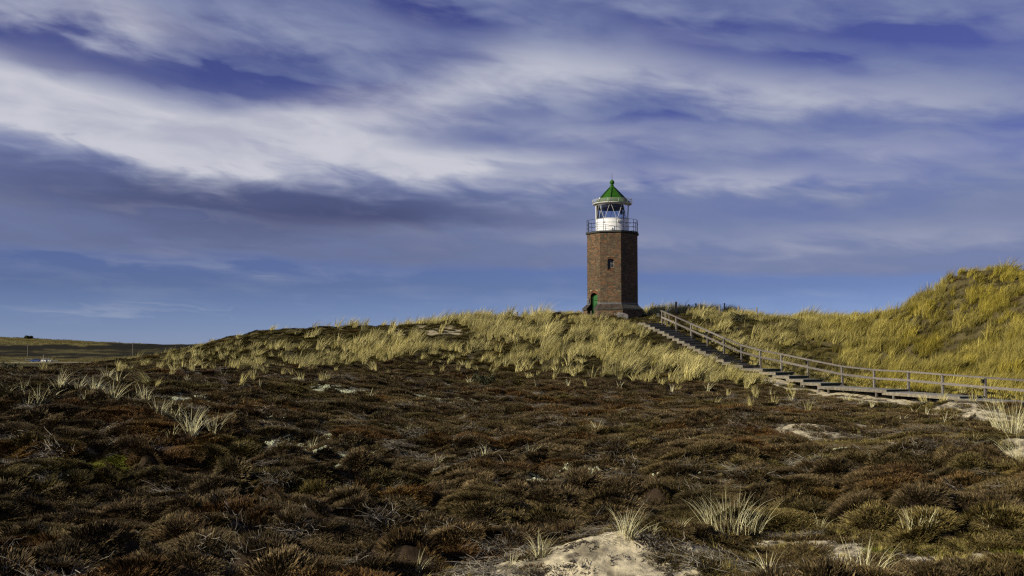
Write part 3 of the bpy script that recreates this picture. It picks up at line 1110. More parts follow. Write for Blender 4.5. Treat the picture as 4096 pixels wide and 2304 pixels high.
# lichen crusts
x, y = wedge(60000, 9, 55)
ok = rng.uniform(0, 1, len(x)) < sample(lich, x, y) * .75
x, y = x[ok], y[ok]
n = len(x)
s = rng.uniform(.6, 1.4, n)
scatter('lichen', 'pale grey-green lichen crusts between the heather', 'lichen', col_l, x, y, aligned(x, y), np.stack([s, s, s], -1), rng.uniform(.7, 1.2, (n, 1)) * np.ones((n, 3)), .025)

# grey dead twigs and flattened straw
x, y = wedge(9000, 9, 56)
ok = (sstep(.54, .68, fbm(x / 1.1, y / 1.1, 150)) > rng.uniform(.1, 1, len(x))) & (sample(G, x, y) < .5)
x, y = x[ok], y[ok]
n = len(x)
s = rng.uniform(.35, .9, n)
zx, zy = normals(x, y)
rt = tilt_to(-zx, -zy, np.ones(n), rng.normal(0, .7, n))
scatter('dead_twigs', 'grey dead heather twigs lying in the heath', 'twigs', col_t, x, y, rt, np.stack([s * 1.3, s * .8, s], -1), rng.uniform(.6, 1.3, (n, 1)) * np.ones((n, 3)), .04)

# dark crumbs of plant on the bare sand
x, y = wedge(110000, 9, 50)
ok = rng.uniform(0, 1, len(x)) < sstep(.35, .7, sample(sand, x, y)) * (.12 + .88 * sstep(.46, .58, fbm(x * 2.2, y * 2.2, 160))) * .9
x, y = x[ok], y[ok]
n = len(x)
s = rng.uniform(.5, 1.6, n)
scatter('sand_debris', 'dark dead plant crumbs on the bare sand', 'debris', col_d, x, y, aligned(x, y), np.stack([s, s, s], -1), rng.uniform(.7, 1.6, (n, 1)) * np.ones((n, 3)), .005)

# grass of the plain beyond the dunes
n = 60000
y = rng.uniform(140, 880, n) ** 1.0
x = rng.uniform(-.58, -.26, n) * y
ok = rng.uniform(0, 1, n) < sstep(.55, .9, sample(STRAW, x, y)) * .55
x, y = x[ok], y[ok]
n = len(x)
s = rng.uniform(.5, 1.0, n) * (1 + y / 1200)
tint = np.array([.70, .63, .40]) * rng.uniform(.3, .8, (n, 1))
scatter('plain_grass', 'straw coloured grass on the far plain', 'grass', col_far, x, y, np.stack([np.zeros(n), np.zeros(n), rng.uniform(0, 6.28, n)], -1), np.stack([s, s, s * .7], -1), tint)

# dry straw thinning out over the edges of the sand
x, y = wedge(90000, 9, 58)
sd = sample(sand, x, y)
ok = rng.uniform(0, 1, len(x)) < sstep(.02, .2, sd) * (1 - sstep(.45, .95, sd)) * .45
x, y = x[ok], y[ok]
n = len(x)
s = rng.uniform(.10, .26, n)
scatter('sand_straw', 'thin dry straw at the edges of the bare sand', 'straw', col_far, x, y, tilt_to(rng.normal(0, .5, n), rng.normal(0, .5, n), np.ones(n), rng.uniform(0, 6.28, n)),
        np.stack([s, s, s * .8], -1), np.array([1.0, .95, .72]) * rng.uniform(.5, 1.0, (n, 1)), -.01)

# ================================================================== lighthouse
M['mortar'] = flat('mortar', (.22, .18, .10), .95, var=.35, scale=2.5, bump=.3, bscale=25)
BR = [flat('brick_red', (.095, .035, .017), .9, var=.4, scale=5), flat('brick_brown', (.045, .027, .016), .9, var=.4, scale=5),
      flat('brick_black', (.018, .015, .013), .8, var=.4, scale=5), flat('brick_orange', (.145, .056, .022), .9, var=.3, scale=5),
      flat('brick_ochre', (.10, .068, .034), .9, var=.3, scale=5)]


def stained(m):
    """weather a brick: broad damp and salt stains that run over the whole wall"""
    t = NT(m.node_tree)
    b = m.node_tree.nodes['Principled BSDF']
    src = b.inputs['Base Color'].links[0].from_socket
    g_ = t.n('ShaderNodeNewGeometry')
    mp = t.n('ShaderNodeMapping')
    t.link(g_.outputs['Position'], mp.inputs[0])
    mp.inputs['Scale'].default_value = (1, 1, .35)
    n1 = t.noise(mp.outputs[0], 1.3, 5, .6)
    n2 = t.noise(g_.outputs['Position'], 9.0, 3, .6)
    c_ = t.mix(t.smooth(n1, .42, .68, 0, .65), src, (.022, .016, .011, 1))
    c_ = t.mix(t.smooth(n2, .62, .76, 0, .35), c_, (.20, .165, .10, 1))
    t.link(c_, b.inputs['Base Color'])


for m_ in BR:
    stained(m_)
BRW = [.36, .26, .20, .09, .09]
M['lead'] = flat('bronze_sheet', (.075, .056, .040), .42, metal=.35, var=.35, scale=2.2, spec=.5)
M['lead_green'] = flat('patina_sheet', (.075, .072, .048), .42, metal=.3, var=.35, scale=2.2, spec=.5)
M['flashing'] = flat('zinc_flashing', (.135, .13, .115), .5, metal=.4, var=.25, scale=3)
M['slab'] = flat('dark_slab', (.035, .036, .030), .7, var=.4, scale=3)
M['white'] = flat('white_paint', (.78, .78, .74), .45, var=.05, scale=3, stretch=(3, 3, .4))
M['white_trim'] = flat('white_trim', (.48, .47, .42), .5, var=.12, scale=5)
M['green'] = flat('green_paint', (.020, .085, .005), .6, var=.2, scale=4, spec=.15)
M['green_rib'] = flat('green_rib_paint', (.006, .034, .004), .6, var=.2, scale=4)
M['green_door'] = flat('green_door_paint', (.020, .095, .022), .6, var=.2, scale=5)
M['black'] = flat('black_iron', (.012, .012, .012), .5, var=.3)
M['dark_in'] = flat('dark_interior', (.012, .012, .013), .8, var=.3)
M['frame'] = flat('window_frame_paint', (.16, .15, .13), .6, var=.2)
M['grey_box'] = flat('grey_cabinet', (.22, .23, .24), .5, var=.15)


def glass_mat():
    m, t, b = new_mat('lantern_glass')
    nt = m.node_tree
    nt.nodes.remove(b)
    tr = t.n('ShaderNodeBsdfTransparent')
    tr.inputs[0].default_value = (.74, .80, .88, 1)
    gl_ = t.n('ShaderNodeBsdfGlossy')
    gl_.inputs['Roughness'].default_value = .03
    fr = t.n('ShaderNodeFresnel')
    fr.inputs[0].default_value = 1.5
    mx = t.n('ShaderNodeMixShader')
    t.link(fr.outputs[0], mx.inputs[0])
    t.link(tr.outputs[0], mx.inputs[1])
    t.link(gl_.outputs[0], mx.inputs[2])
    t.link(mx.outputs[0], nt.nodes['Material Output'].inputs[0])
    return m


M['glass'] = glass_mat()
M['dark_glass'] = flat('dark_pane', (.025, .027, .025), .25, var=.4, scale=3, spec=.25)

LX, LY = tower.x, 88.0
Z0, ZS, ZD = 4.5, 6.70, 12.80           # foot of plinth, foot of shaft, underside of gallery deck
PH0 = 12.4                              # bearing of one corner; 0 looks at the camera
light = empty('lighthouse', (LX, LY, 0), 'octagonal brick lighthouse with white lantern room and green pointed roof', 'lighthouse')


def oct_pt(Rr, k, z=0.0):
    a = R(PH0 + 45 * k)
    return Vector((Rr * math.sin(a), -Rr * math.cos(a), z))


def face_frame(k, Rr):
    """face k lies between corner k-1 and corner k: centre, along, outward"""
    a = R(PH0 + 45 * k - 22.5)
    nrm = Vector((math.sin(a), -math.cos(a), 0))
    tan = Vector((math.cos(a), math.sin(a), 0))
    return nrm * Rr * math.cos(R(22.5)), tan, nrm, 2 * Rr * math.sin(R(22.5))


RS, RP = 2.335, 2.72
WIN = dict(face=0, x0=-.27, x1=.27, zb=9.42, zt=10.40, rise=.07)
WIN_SILL = 9.72
DOOR = dict(face=-1, x0=-.47, x1=.47, zb=4.4, zt=7.40, rise=.18)
# positions along the window face follow from the photograph
fc, ft, fn, fw = face_frame(0, RS)
DEP = .36


def opening_top(o, x):
    m = (o['x0'] + o['x1']) / 2
    h = (o['x1'] - o['x0']) / 2
    return o['zt'] + o['rise'] * (1 - ((x - m) / h) ** 2)


def wall_face(mb, k, Rr, z0, z1, op=None, inset=.008):
    c, t, nn, wd = face_frame(k, Rr - inset)
    hw_ = wd / 2

    def P(x, z, d=0):
        return c + t * x - nn * d + Vector((0, 0, z))
    if not op or op['zt'] < z0 or op['zb'] > z1:
        mb.add([P(-hw_, z0), P(hw_, z0), P(hw_, z1), P(-hw_, z1)], [(0, 1, 2, 3)])
        return
    x0, x1 = op['x0'], op['x1']
    mb.add([P(-hw_, z0), P(x0, z0), P(x0, z1), P(-hw_, z1)], [(0, 1, 2, 3)])
    mb.add([P(x1, z0), P(hw_, z0), P(hw_, z1), P(x1, z1)], [(0, 1, 2, 3)])
    zb = max(op['zb'], z0)
    if zb > z0:
        mb.add([P(x0, z0), P(x1, z0), P(x1, zb), P(x0, zb)], [(0, 1, 2, 3)])
    n_ = 8
    zt = min(op['zt'], z1)
    d = DEP + (RP - RS) if Rr > 2.5 else DEP
    # jambs
    mb.add([P(x0, zb), P(x0, zb, d), P(x0, zt, d), P(x0, zt)], [(0, 1, 2, 3)], 1)
    mb.add([P(x1, zb, d), P(x1, zb), P(x1, zt), P(x1, zt, d)], [(0, 1, 2, 3)], 1)
    if op['zt'] + op['rise'] < z1:
        for i in range(n_):
            a, b = x0 + (x1 - x0) * i / n_, x0 + (x1 - x0) * (i + 1) / n_
            za, zb_ = opening_top(op, a), opening_top(op, b)
            mb.add([P(a, za), P(b, zb_), P(b, z1), P(a, z1)], [(0, 1, 2, 3)])
            mb.add([P(a, za, d), P(b, zb_, d), P(b, zb_), P(a, za)], [(0, 1, 2, 3)], 1)


# --- cores of mortar, and brick by brick outside
core = MB()
for k in range(8):
    op = WIN if k == 0 else (DOOR if k == 7 else None)
    wall_face(core, k, RS, ZS - .1, ZD, op)
core_o = core.build('tower_wall', None, light, mats=[M['mortar'], BR[1]])
pl = MB()
for k in range(8):
    op = dict(DOOR, zt=9, zb=0) if k == 7 else None
    wall_face(pl, k, RP, Z0 - .8, 6.10, op)
plinth_o = pl.build('plinth_wall', None, light, mats=[M['mortar'], BR[1]])

BH, BJ = .0580, .0175
COURSE = BH + BJ
BL, BHD = .215, .100                    # stretcher and header
brick_boxes = []                        # (face, Rr, xc, zc, len, mat)
rb = random.Random(5)


def lay(k, Rr, z0, z1, op=None, pad=.0):
    c, t, nn, wd = face_frame(k, Rr)
    hw_ = wd / 2 - .004
    nco = int((z1 - z0) / COURSE)
    for ci in range(nco):
        zc = z0 + (ci + .5) * COURSE
        x = -hw_
        j = (ci * 2) % 3
        first = True
        while x < hw_ - .02:
            ln = BL if j % 3 else BHD
            if first:
                ln = BHD if ci % 2 else BL * .75
                first = False
            j += 1
            e = min(x + ln, hw_)
            segs = [(x, e)]
            if op:
                top = op['zt'] + op['rise'] + (.25 if not pad else 0)
                if op['zb'] - .01 < zc < top:
                    if zc < opening_top(op, (op['x0'] + op['x1']) / 2) + .24:
                        a, b = op['x0'] - .03, op['x1'] + .03
                        if zc < op['zt'] - .02:
                            a, b = op['x0'] - .002, op['x1'] + .002
                        segs = []
                        if x < a:
                            segs.append((x, min(e, a)))
                        if e > b:
                            segs.append((max(x, b), e))
            for s0, s1 in segs:
                if s1 - s0 > .025:
                    brick_boxes.append((k, Rr, (s0 + s1) / 2, zc, s1 - s0, rb.choices(range(5), BRW)[0]))
            x = e + BJ


for k in range(8):
    lay(k, RS, ZS + .02, ZD - .005, WIN if k == 0 else (DOOR if k == 7 else None))
for k in range(8):
    lay(k, RP, 4.7, 6.085, dict(DOOR, zb=0, zt=9) if k == 7 else None)

joined = MB()
jp = MB()
singles = {}
nsingle = 0
cand = [b for b in brick_boxes if b[0] == 0 and b[1] == RS and (abs(b[4] - BL) < 1e-4)]
cand.sort(key=lambda b: abs(b[3] - 9.4))
chosen = set(id(b) for b in cand[:300])
bmesh_cache = {}
for b in brick_boxes:
    k, Rr, xc, zc, ln, mi = b
    c, t, nn, wd = face_frame(k, Rr)
    jit = rb.uniform(-.004, .003)
    ctr = c + t * xc - nn * (.03 - jit) + Vector((0, 0, zc))
    if id(b) in chosen:
        if mi not in bmesh_cache:
            q = MB()
            q.box((0, 0, 0), (BL / 2, 0, 0), (0, .03, 0), (0, 0, BH / 2))
            me = bpy.data.meshes.new('brick')
            me.from_pydata(q.v, [], q.f)
            me.materials.append(BR[mi])
            me.update()
            bmesh_cache[mi] = me
        o = bpy.data.objects.new('brick', bmesh_cache[mi])
        C.objects.link(o)
        o.parent = core_o
        o.location = ctr
        o.rotation_euler = (0, 0, math.atan2(t.y, t.x))
    else:
        (joined if Rr == RS else jp).box(ctr, t * ln / 2, nn * .03, Vector((0, 0, BH / 2)), mi)
jo = joined.build('brickwork', None, light, mats=BR)
jo['kind'] = 'stuff'
jo2 = jp.build('plinth_brickwork', None, light, mats=BR)
jo2['kind'] = 'stuff'


# arches of upright bricks over window and door
def arch(op, k, n_, h):
    c, t, nn, wd = face_frame(k, RS)
    for i in range(n_):
        x = op['x0'] - .03 + (op['x1'] - op['x0'] + .06) * (i + .5) / n_
        m = (op['x0'] + op['x1']) / 2
        lean = (x - m) * .45
        z = opening_top(op, max(op['x0'], min(op['x1'], x)))
        up = Vector((0, 0, 1)) + t * lean
        up.normalize()
        q = MB()
        sd_ = (t - up * t.dot(up)).normalized()
        wd_ = (op['x1'] - op['x0'] + .06) / n_ * .5 - .006
        q.box((0, 0, 0), sd_ * wd_, nn * .045, up * h / 2)
        o = q.build('arch_brick', BR[rb.choice([0, 3, 3, 1])], core_o)
        o.location = c + t * x - nn * .038 + up * (h / 2 + .004) + Vector((0, 0, z))


arch(WIN, 0, 8, .22)
arch(DOOR, 7, 13, .26)

# window: sloping brick sill, frame, four panes
c, t, nn, wd = face_frame(0, RS)


def FP(x, z, d=0.0):
    return c + t * x - nn * d + Vector((0, 0, z))


wx0, wx1 = WIN['x0'], WIN['x1']
sill = MB()
sill.add([FP(wx0, WIN['zb'], .0), FP(wx1, WIN['zb'], .0), FP(wx1, WIN_SILL, .25), FP(wx0, WIN_SILL, .25)], [(0, 1, 2, 3)])
win = link_mesh('window', [FP(wx0, WIN_SILL, .27), FP(wx1, WIN_SILL, .27), FP(wx1, WIN['zt'] + .09, .27), FP(wx0, WIN['zt'] + .09, .27)], [(0, 1, 2, 3)], M['dark_in'], light)
sill.build('window_sill', M['mortar'], win)
for i in range(7):
    x = wx0 + (i + .5) * (wx1 - wx0) / 7
    q = MB()
    sv = (FP(0, WIN_SILL, .25) - FP(0, WIN['zb'], .0))
    q.box(FP(x, WIN['zb'], 0) + sv * .5, t * .030, sv * .49, sv.cross(t).normalized() * .018)
    q.build('sill_brick', BR[[0, 3, 0, 1, 3, 0, 0][i]], win)
fr_ = MB()
for x in (wx0 + .03, (wx0 + wx1) / 2, wx1 - .03):
    fr_.box(FP(x, (WIN_SILL + WIN['zt'] + .06) / 2, .24), t * .022, nn * .02, Vector((0, 0, (WIN['zt'] + .06 - WIN_SILL) / 2)))
for z in (WIN_SILL + .03, (WIN_SILL + WIN['zt']) / 2, WIN['zt'] + .03):
    fr_.box(FP((wx0 + wx1) / 2, z, .243), t * (wx1 - wx0) / 2, nn * .018, Vector((0, 0, .022)))
fr_.build('window_frame', M['frame'], win)
xm, zm = (wx0 + wx1) / 2, (WIN_SILL + WIN['zt']) / 2
for (a, b) in ((wx0 + .05, xm - .02), (xm + .02, wx1 - .05)):
    for (z0_, z1_) in ((WIN_SILL + .05, zm - .02), (zm + .02, WIN['zt'] + .01)):
        link_mesh('pane', [FP(a, z0_, .25), FP(b, z0_, .25), FP(b, z1_, .25), FP(a, z1_, .25)], [(0, 1, 2, 3)], M['dark_glass'], win)

# door leaf, deep in its arch, with frame, ledges and brace
c, t, nn, wd = face_frame(7, RS)
dx0, dx1 = DOOR['x0'], DOOR['x1']
dm = MB()
dm.box(FP(0, (5.2 + 7.45) / 2, DEP - .02), t * (dx1 - dx0) / 2, nn * .02, Vector((0, 0, (7.55 - 5.2) / 2)))
door = dm.build('door', M['green_door'], light)
dd = MB()
for z in (5.75, 6.32, 6.95):
    dd.box(FP(0, z, DEP - .05), t * .42, nn * .012, Vector((0, 0, .022)))
dd.beam(FP(-.40, 5.80, DEP - .05), FP(.38, 6.28, DEP - .05), .02, .04, up=nn)
dd.beam(FP(-.40, 6.38, DEP - .05), FP(.38, 6.9, DEP - .05), .02, .04, up=nn)
dd.build('door_brace', M['green_rib'], door)
df = MB()
for x in (dx0 + .03, dx1 - .03):
    df.box(FP(x, 6.35, DEP - .06), t * .03, nn * .03, Vector((0, 0, 1.1)))
df.build('door_frame', M['green_door'], door)
dh = MB()
dh.tube([FP(-.3, 6.2, DEP - .1), FP(-.2, 6.2, DEP - .1)], .012)
dh.build('door_handle', M['black'], door)
th = MB()
th.box(FP(0, 5.1, -.05), t * .46, nn * .42, Vector((0, 0, .1)))
th.build('threshold', M['mortar'], light)

# grey cabinet on the wall beside the door
cb = MB()
cb.box(FP(-.70, 6.97 - .08, -.06), t * .13, nn * .06, Vector((0, 0, .19)))
cbo = cb.build('wall_cabinet', M['grey_box'], light)
cb = MB()
cb.box(FP(-.70, 6.97 - .08, -.125), t * .10, nn * .006, Vector((0, 0, .15)))
cb.build('cabinet_door', M['flashing'], cbo)

# zinc flashing and sheet metal apron round the foot of the shaft
for k in range(8):
    c, t, nn, wd = face_frame(k, RS + .022)
    spans = [(-wd / 2, wd / 2)] if k != 7 else [(-wd / 2, dx0), (dx1, wd / 2)]
    for a, b in spans:
        q = MB()
        q.box(c + t * (a + b) / 2 + Vector((0, 0, 6.64)), t * (b - a) / 2, nn * .012, Vector((0, 0, .075)))
        q.build('flashing', M['flashing'], light)
    ci_, to, no_, wo_ = face_frame(k, RP + .09)
    zi, zo = 6.57, 6.19
    for part in (0, 1):
        ia, ib = (-wd / 2, 0) if part == 0 else (0, wd / 2)
        oa, ob = (-wo_ / 2, 0) if part == 0 else (0, wo_ / 2)
        if k == 7:
            if part == 0:
                ib, ob = dx0, dx0
            else:
                ia, oa = dx1, dx1
        g_ = .010
        A, B = c + t * (ia + g_) + Vector((0, 0, zi)), c + t * (ib - g_) + Vector((0, 0, zi))
        D_, E_ = ci_ + to * (ob - g_) + Vector((0, 0, zo)), ci_ + to * (oa + g_) + Vector((0, 0, zo))
        dn = (B - A).cross(D_ - A).normalized() * -.02
        if dn.z > 0:
            dn = -dn
        link_mesh('apron_panel', [A, B, D_, E_, A + dn, B + dn, D_ + dn, E_ + dn],
                  [(0, 1, 2, 3), (7, 6, 5, 4), (0, 4, 5, 1), (1, 5, 6, 2), (2, 6, 7, 3), (3, 7, 4, 0)], M['lead_green'] if k in (1, 2) else M['lead'], light)
    # standing seams at the corner and the middle
    for (ip, op_) in (((wd / 2), (wo_ / 2)), (0, 0)):
        if k == 7 and ip == 0:
            continue
        q = MB()
        q.beam(c + t * ip + Vector((0, 0, zi + .012)), ci_ + to * op_ + Vector((0, 0, zo + .012)), .028, .035)
        q.build('apron_seam', M['slab'], light)
    spans = [(-wo_ / 2, wo_ / 2)] if k != 7 else [(-wo_ / 2, dx0), (dx1, wo_ / 2)]
    for a, b in spans:
        q = MB()
        q.box(ci_ + to * (a + b) / 2 - no_ * .03 + Vector((0, 0, 6.135)), to * (b - a) / 2, no_ * .02, Vector((0, 0, .045)))
        q.build('drip_edge', M['lead_green'], light)

# small dark vent in the plinth
c, t, nn, wd = face_frame(0, RP)
q = MB()
q.box(FP(-.05, 5.35, -.01), t * .09, nn * .02, Vector((0, 0, .24)))
q.build('vent', M['dark_in'], light)

# gallery deck
dk = MB()
ring = [(oct_pt(2.46, k, 12.94), oct_pt(2.46, k, 12.80), oct_pt(2.36, k, 12.74)) for k in range(8)]
vs = [v for r_ in ring for v in r_]
fs = []
for k in range(8):
    a, b = 3 * k, 3 * ((k + 1) % 8)
    fs += [(a, a + 1, b + 1, b), (a + 1, a + 2, b + 2, b + 1)]
fs += [tuple(3 * k for k in range(8)), tuple(3 * k + 2 for k in range(8))[::-1]]
dk.add(vs, fs)
dk.build('gallery_deck', M['slab'], light)
# gallery railing: two posts a side, three rails
GZ = 12.94
for k in range(8):
    a, b = oct_pt(2.37, k - 1, 0), oct_pt(2.37, k, 0)
    for f_ in (.17, .80):
        p = a.lerp(b, f_)
        q = MB()
        q.tube([p + Vector((0, 0, GZ - .05)), p + Vector((0, 0, GZ + 1.06))], .020, 6)
        q.build('railing_post', M['black'], light)
for z in (.36, .72, 1.06):
    pts = []
    for k in range(9):
        for f_ in (-.06, .06):
            pts.append(oct_pt(2.37, k + f_ * 1.0, GZ + z) if False else (oct_pt(2.37, k - 1, 0).lerp(oct_pt(2.37, k, 0), 1 - .08) if f_ < 0 else oct_pt(2.37, k, 0).lerp(oct_pt(2.37, k + 1, 0), .08)) + Vector((0, 0, GZ + z)))
    q = MB()
    q.tube(pts, .016, 6, cap=False)
    q.build('railing_bar', M['black'], light)

# white drum of the lantern room
DR = 1.46
ZG0, ZG1 = 14.14, 15.36
dr = MB()
dr.lathe([(DR, 12.94), (DR, ZG0 - .03), (DR + .025, ZG0 - .03), (DR + .025, ZG0), (DR - .1, ZG0)], 64)
drum = dr.build('drum', M['white'], light, True)
m_ = drum.modifiers.new('edges', 'EDGE_SPLIT')
m_.split_angle = R(40)


def cyl(a, r, z):
    a = R(a)
    return Vector((r * math.sin(a), -r * math.cos(a), z))


for (a, z, w_, h_, d_) in ((16, 13.83, .10, .09, .10), (-34, 13.80, .07, .06, .05), (-75, 13.72, .06, .05, .05), (50, 13.75, .05, .05, .05)):
    q = MB()
    p = cyl(a, DR + d_ / 2, z)
    n_ = cyl(a, 1, 0)
    q.box(p, Vector((-n_.y, n_.x, 0)) * w_, n_ * d_ / 2, Vector((0, 0, h_)))
    q.build('vent_hood', M['white_trim'], drum)
q = MB()
q.tube([cyl(-6, DR + .03, 12.95), cyl(-6, DR + .03, 13.25)], .035, 8)
q.build('pipe', M['grey_box'], drum)

# inside: floor, dark frieze, blind panels, ladder, lamp
q = MB()
q.lathe([(0.01, ZG0 - .25), (DR - .06, ZG0 - .25)], 32)
q.build('lantern_floor', M['grey_box'], light)
q = MB()
q.lathe([(DR - .07, ZG1 + .02), (DR - .07, ZG1 - .27), (DR - .10, ZG1 - .27), (DR - .10, ZG1 + .02), (0.01, ZG1 + .06)], 48)
q.build('lantern_frieze', M['dark_in'], light)
q = MB()
q.lathe([(DR - .03, ZG0), (DR + .015, ZG0), (DR + .015, ZG1), (DR - .03, ZG1)], 12, R(-126), R(-78))
q.build('blind_panel', M['white'], light)
q = MB()
q.lathe([(DR - .05, ZG0), (DR - .04, ZG1)], 12, R(-128), R(-76))
q.build('blind_panel_lining', M['dark_in'], light)
lad = MB()
for s_ in (0, .24):
    lad.tube([Vector((-.78 + s_, -.1, ZG0 - .2)), Vector((-.98 + s_ * .9, .35, ZG1 - .1))][::1], .025, 6)
for i in range(6):
    f_ = (i + .7) / 6
    p0 = Vector((-.78, -.1, ZG0 - .2)).lerp(Vector((-.98, .35, ZG1 - .1)), f_)
    lad.tube([p0, p0 + Vector((.235, 0, 0))], .016, 5)
lad.build('ladder', M['black'], light)
lamp = MB()
lx = .80
lamp.lathe([(.01, -.02), (.02, .0), (.02, -.10), (.06, -.13), (.11, -.20), (.125, -.30), (.13, -.33), (.115, -.34), (.115, -.46), (.07, -.52), (.01, -.53)], 16)
lo_ = lamp.build('signal_lamp', M['black'], light, True)
lo_.location = (lx, -.1, ZG1 - .26)

# lattice of the glazing: eight nodes above, eight below, slanting bars and three-cornered panes
TOPA = [-12 + 45 * k for k in range(8)]
BOTA = [10.5 + 45 * k for k in range(8)]


def inclined(a, b, r, z0, z1, n_=6):
    return [cyl(a + (b - a) * i / n_, r, z0 + (z1 - z0) * i / n_) for i in range(n_ + 1)]


for k in range(8):
    for (ta, ba) in ((TOPA[k] + 2.6, BOTA[k] - 2.6), (TOPA[k] + 42.4, BOTA[k] + 2.6)):
        mid_a = ((ta + ba) / 2 + 360) % 360
        if 234 < mid_a < 282:
            continue
        q = MB()
        q.tube(inclined(ta, ba, DR - .02, ZG1, ZG0), .018, 6)
        q.build('glazing_bar', M['white_trim'], light)
for k in range(8):
    for (a0, a1, z0_, z1_) in ((TOPA[k], TOPA[k] + 45, ZG1, ZG0), (BOTA[k] - 45, BOTA[k], ZG0, ZG1)):
        cm = (a0 + a1) / 2
        if 234 < (cm + 360) % 360 < 282:
            continue
        n_ = 8
        vs, fs = [], []
        for i in range(n_ + 1):
            f_ = i / n_
            a = a0 + (a1 - a0) * f_
            reach = 1 - abs(2 * f_ - 1)
            vs += [cyl(a, DR - .045, z0_), cyl(a, DR - .045, z0_ + (z1_ - z0_) * reach)]
        for i in range(n_):
            fs.append((2 * i, 2 * i + 2, 2 * i + 3, 2 * i + 1))
        link_mesh('pane', vs, fs, M['glass'], light, True)

# eaves: gutter, guard rails, floodlights
ev = MB()
ev.lathe([(DR - .05, ZG1 - .02), (DR + .04, ZG1 - .02), (DR + .06, ZG1 + .03), (1.66, ZG1 + .08), (1.72, ZG1 + .12), (1.72, ZG1 + .19), (1.60, ZG1 + .21)], 64)
eaves = ev.build('eaves', M['white_trim'], light)
for z in (15.62, 15.70, 15.77, 15.84):
    q = MB()
    q.tube([cyl(7.5 * i, 1.78, z) for i in range(49)], .012, 5, cap=False)
    q.build('eaves_rail', M['white_trim'], eaves)
for i in range(12):
    a = -18 + 30 * i
    q = MB()
    q.tube([cyl(a, 1.70, 15.50), cyl(a, 1.78, 15.56), cyl(a, 1.78, 15.86)], .016, 5)
    q.build('eaves_rail_stay', M['white_trim'], eaves)
for a, mt in ((-42, 'white'), (58, 'frame')):
    q = MB()
    q.lathe([(.01, .07), (.05, .06), (.07, 0), (.05, -.06), (.01, -.07)], 10)
    o = q.build('floodlight', M[mt], eaves, True)
    o.location = cyl(a, 1.80, 15.84)

# green roof: eight sheets with ribs between, collar, ball, lightning rod
RA = [-12 + 45 * k for k in range(8)]
RB, RT, ZB_, ZT_ = 1.60, .26, 15.56, 16.97
for k in range(8):
    a, b = RA[k], RA[k] + 45
    vs = [cyl(a, RB, ZB_), cyl(b, RB, ZB_), cyl(b, RT, ZT_), cyl(a, RT, ZT_)]
    mid_ = sum(vs, Vector()) / 4
    nrm = (vs[1] - vs[0]).cross(vs[3] - vs[0]).normalized() * .02
    link_mesh('roof_sheet', vs + [v - nrm for v in vs], [(0, 1, 2, 3), (7, 6, 5, 4), (0, 4, 5, 1), (1, 5, 6, 2), (2, 6, 7, 3), (3, 7, 4, 0)], M['green'], light)
    q = MB()
    q.beam(cyl(a, RB + .02, ZB_ + .015), cyl(a, RT + .01, ZT_ + .01), .055, .05)
    q.build('roof_rib', M['green_rib'], light)
cl = MB()
cl.lathe([(.27, 16.93), (.30, 16.97), (.27, 17.0), (.20, 17.08), (.13, 17.15), (.115, 17.19), (.17, 17.20), (.17, 17.23), (.115, 17.245), (.10, 17.27), (.14, 17.30),
          (.185, 17.36), (.205, 17.44), (.20, 17.51), (.17, 17.59), (.11, 17.65), (.05, 17.675), (.05, 17.70), (.01, 17.71)], 24)
fin = cl.build('finial', M['green'], light, True)
q = MB()
q.tube([(0, 0, 17.69), (0, 0, 17.9), (0, 0, 18.28)], [.024, .016, .008], 6)
q.tube([(0, 0, 18.27), (0, 0, 18.32)], .018, 6)
q.build('lightning_rod', M['black'], fin)
q = MB()
q.tube([(-.24, -.02, 17.0), (-.245, -.02, 17.4), (-.23, -.02, 17.5), (-.20, 0, 17.53)], .008, 5)
q.build('conductor', M['flashing'], fin)

# ================================================================== things at the foot of the tower
M['stone'] = flat('boulder_stone', (.13, .12, .105), .9, var=.5, scale=4, bump=.8, bscale=9)
M['oldwood'] = flat('weathered_post_wood', (.20, .175, .13), .9, var=.35, scale=4, stretch=(8, 8, .8), bump=.5, bscale=20)
M['greywood'] = flat('weathered_grey_wood', (.145, .128, .108), .85, each=.3, var=.45, scale=3, stretch=(6, 6, 6), bump=.4, bscale=25)
M['plank'] = flat('deck_plank_wood', (.20, .19, .165), .8, each=.3, var=.30, scale=3)
M['sidewood'] = flat('side_board_wood', (.15, .13, .092), .85, each=.3, var=.4, scale=5)
M['nosing'] = flat('dark_green_nosing', (.010, .022, .016), .6, var=.3)
M['wire'] = flat('fence_wire', (.05, .05, .05), .5)


def boulder(name, loc, sx, sy, sz, rot, label):
    import bmesh
    bm = bmesh.new()
    bmesh.ops.create_icosphere(bm, subdivisions=3, radius=1)
    for v in bm.verts:
        p = v.co
        # broken, slab-like block: clip the ball with a few planes
        for nv, dd_ in (((.9, .1, .5), .62), ((-.7, -.5, .6), .66), ((.2, -.95, .1), .6), ((-.3, .2, .95), .55), ((.6, -.6, -.4), .7), ((-.95, .2, -.1), .72)):
            nv = Vector(nv).normalized()
            ex = p.dot(nv) - dd_
            if ex > 0:
                p -= nv * ex * .92
        k = vn3(p * 2.3)
        v.co = p * (1 + .10 * k)
    for v in bm.verts:
        v.co = Vector((v.co.x * sx, v.co.y * sy, v.co.z * sz))
    me = bpy.data.meshes.new(name)
    bm.to_mesh(me)
    bm.free()
    me.materials.append(M['stone'])
    o = bpy.data.objects.new(name, me)
    o.location = loc
    o.rotation_euler = rot
    C.objects.link(o)
    return tag(o, label, 'boulder')


from mathutils import noise as mn


def vn3(p):
    return mn.fractal(p, 1.0, 2.0, 4)


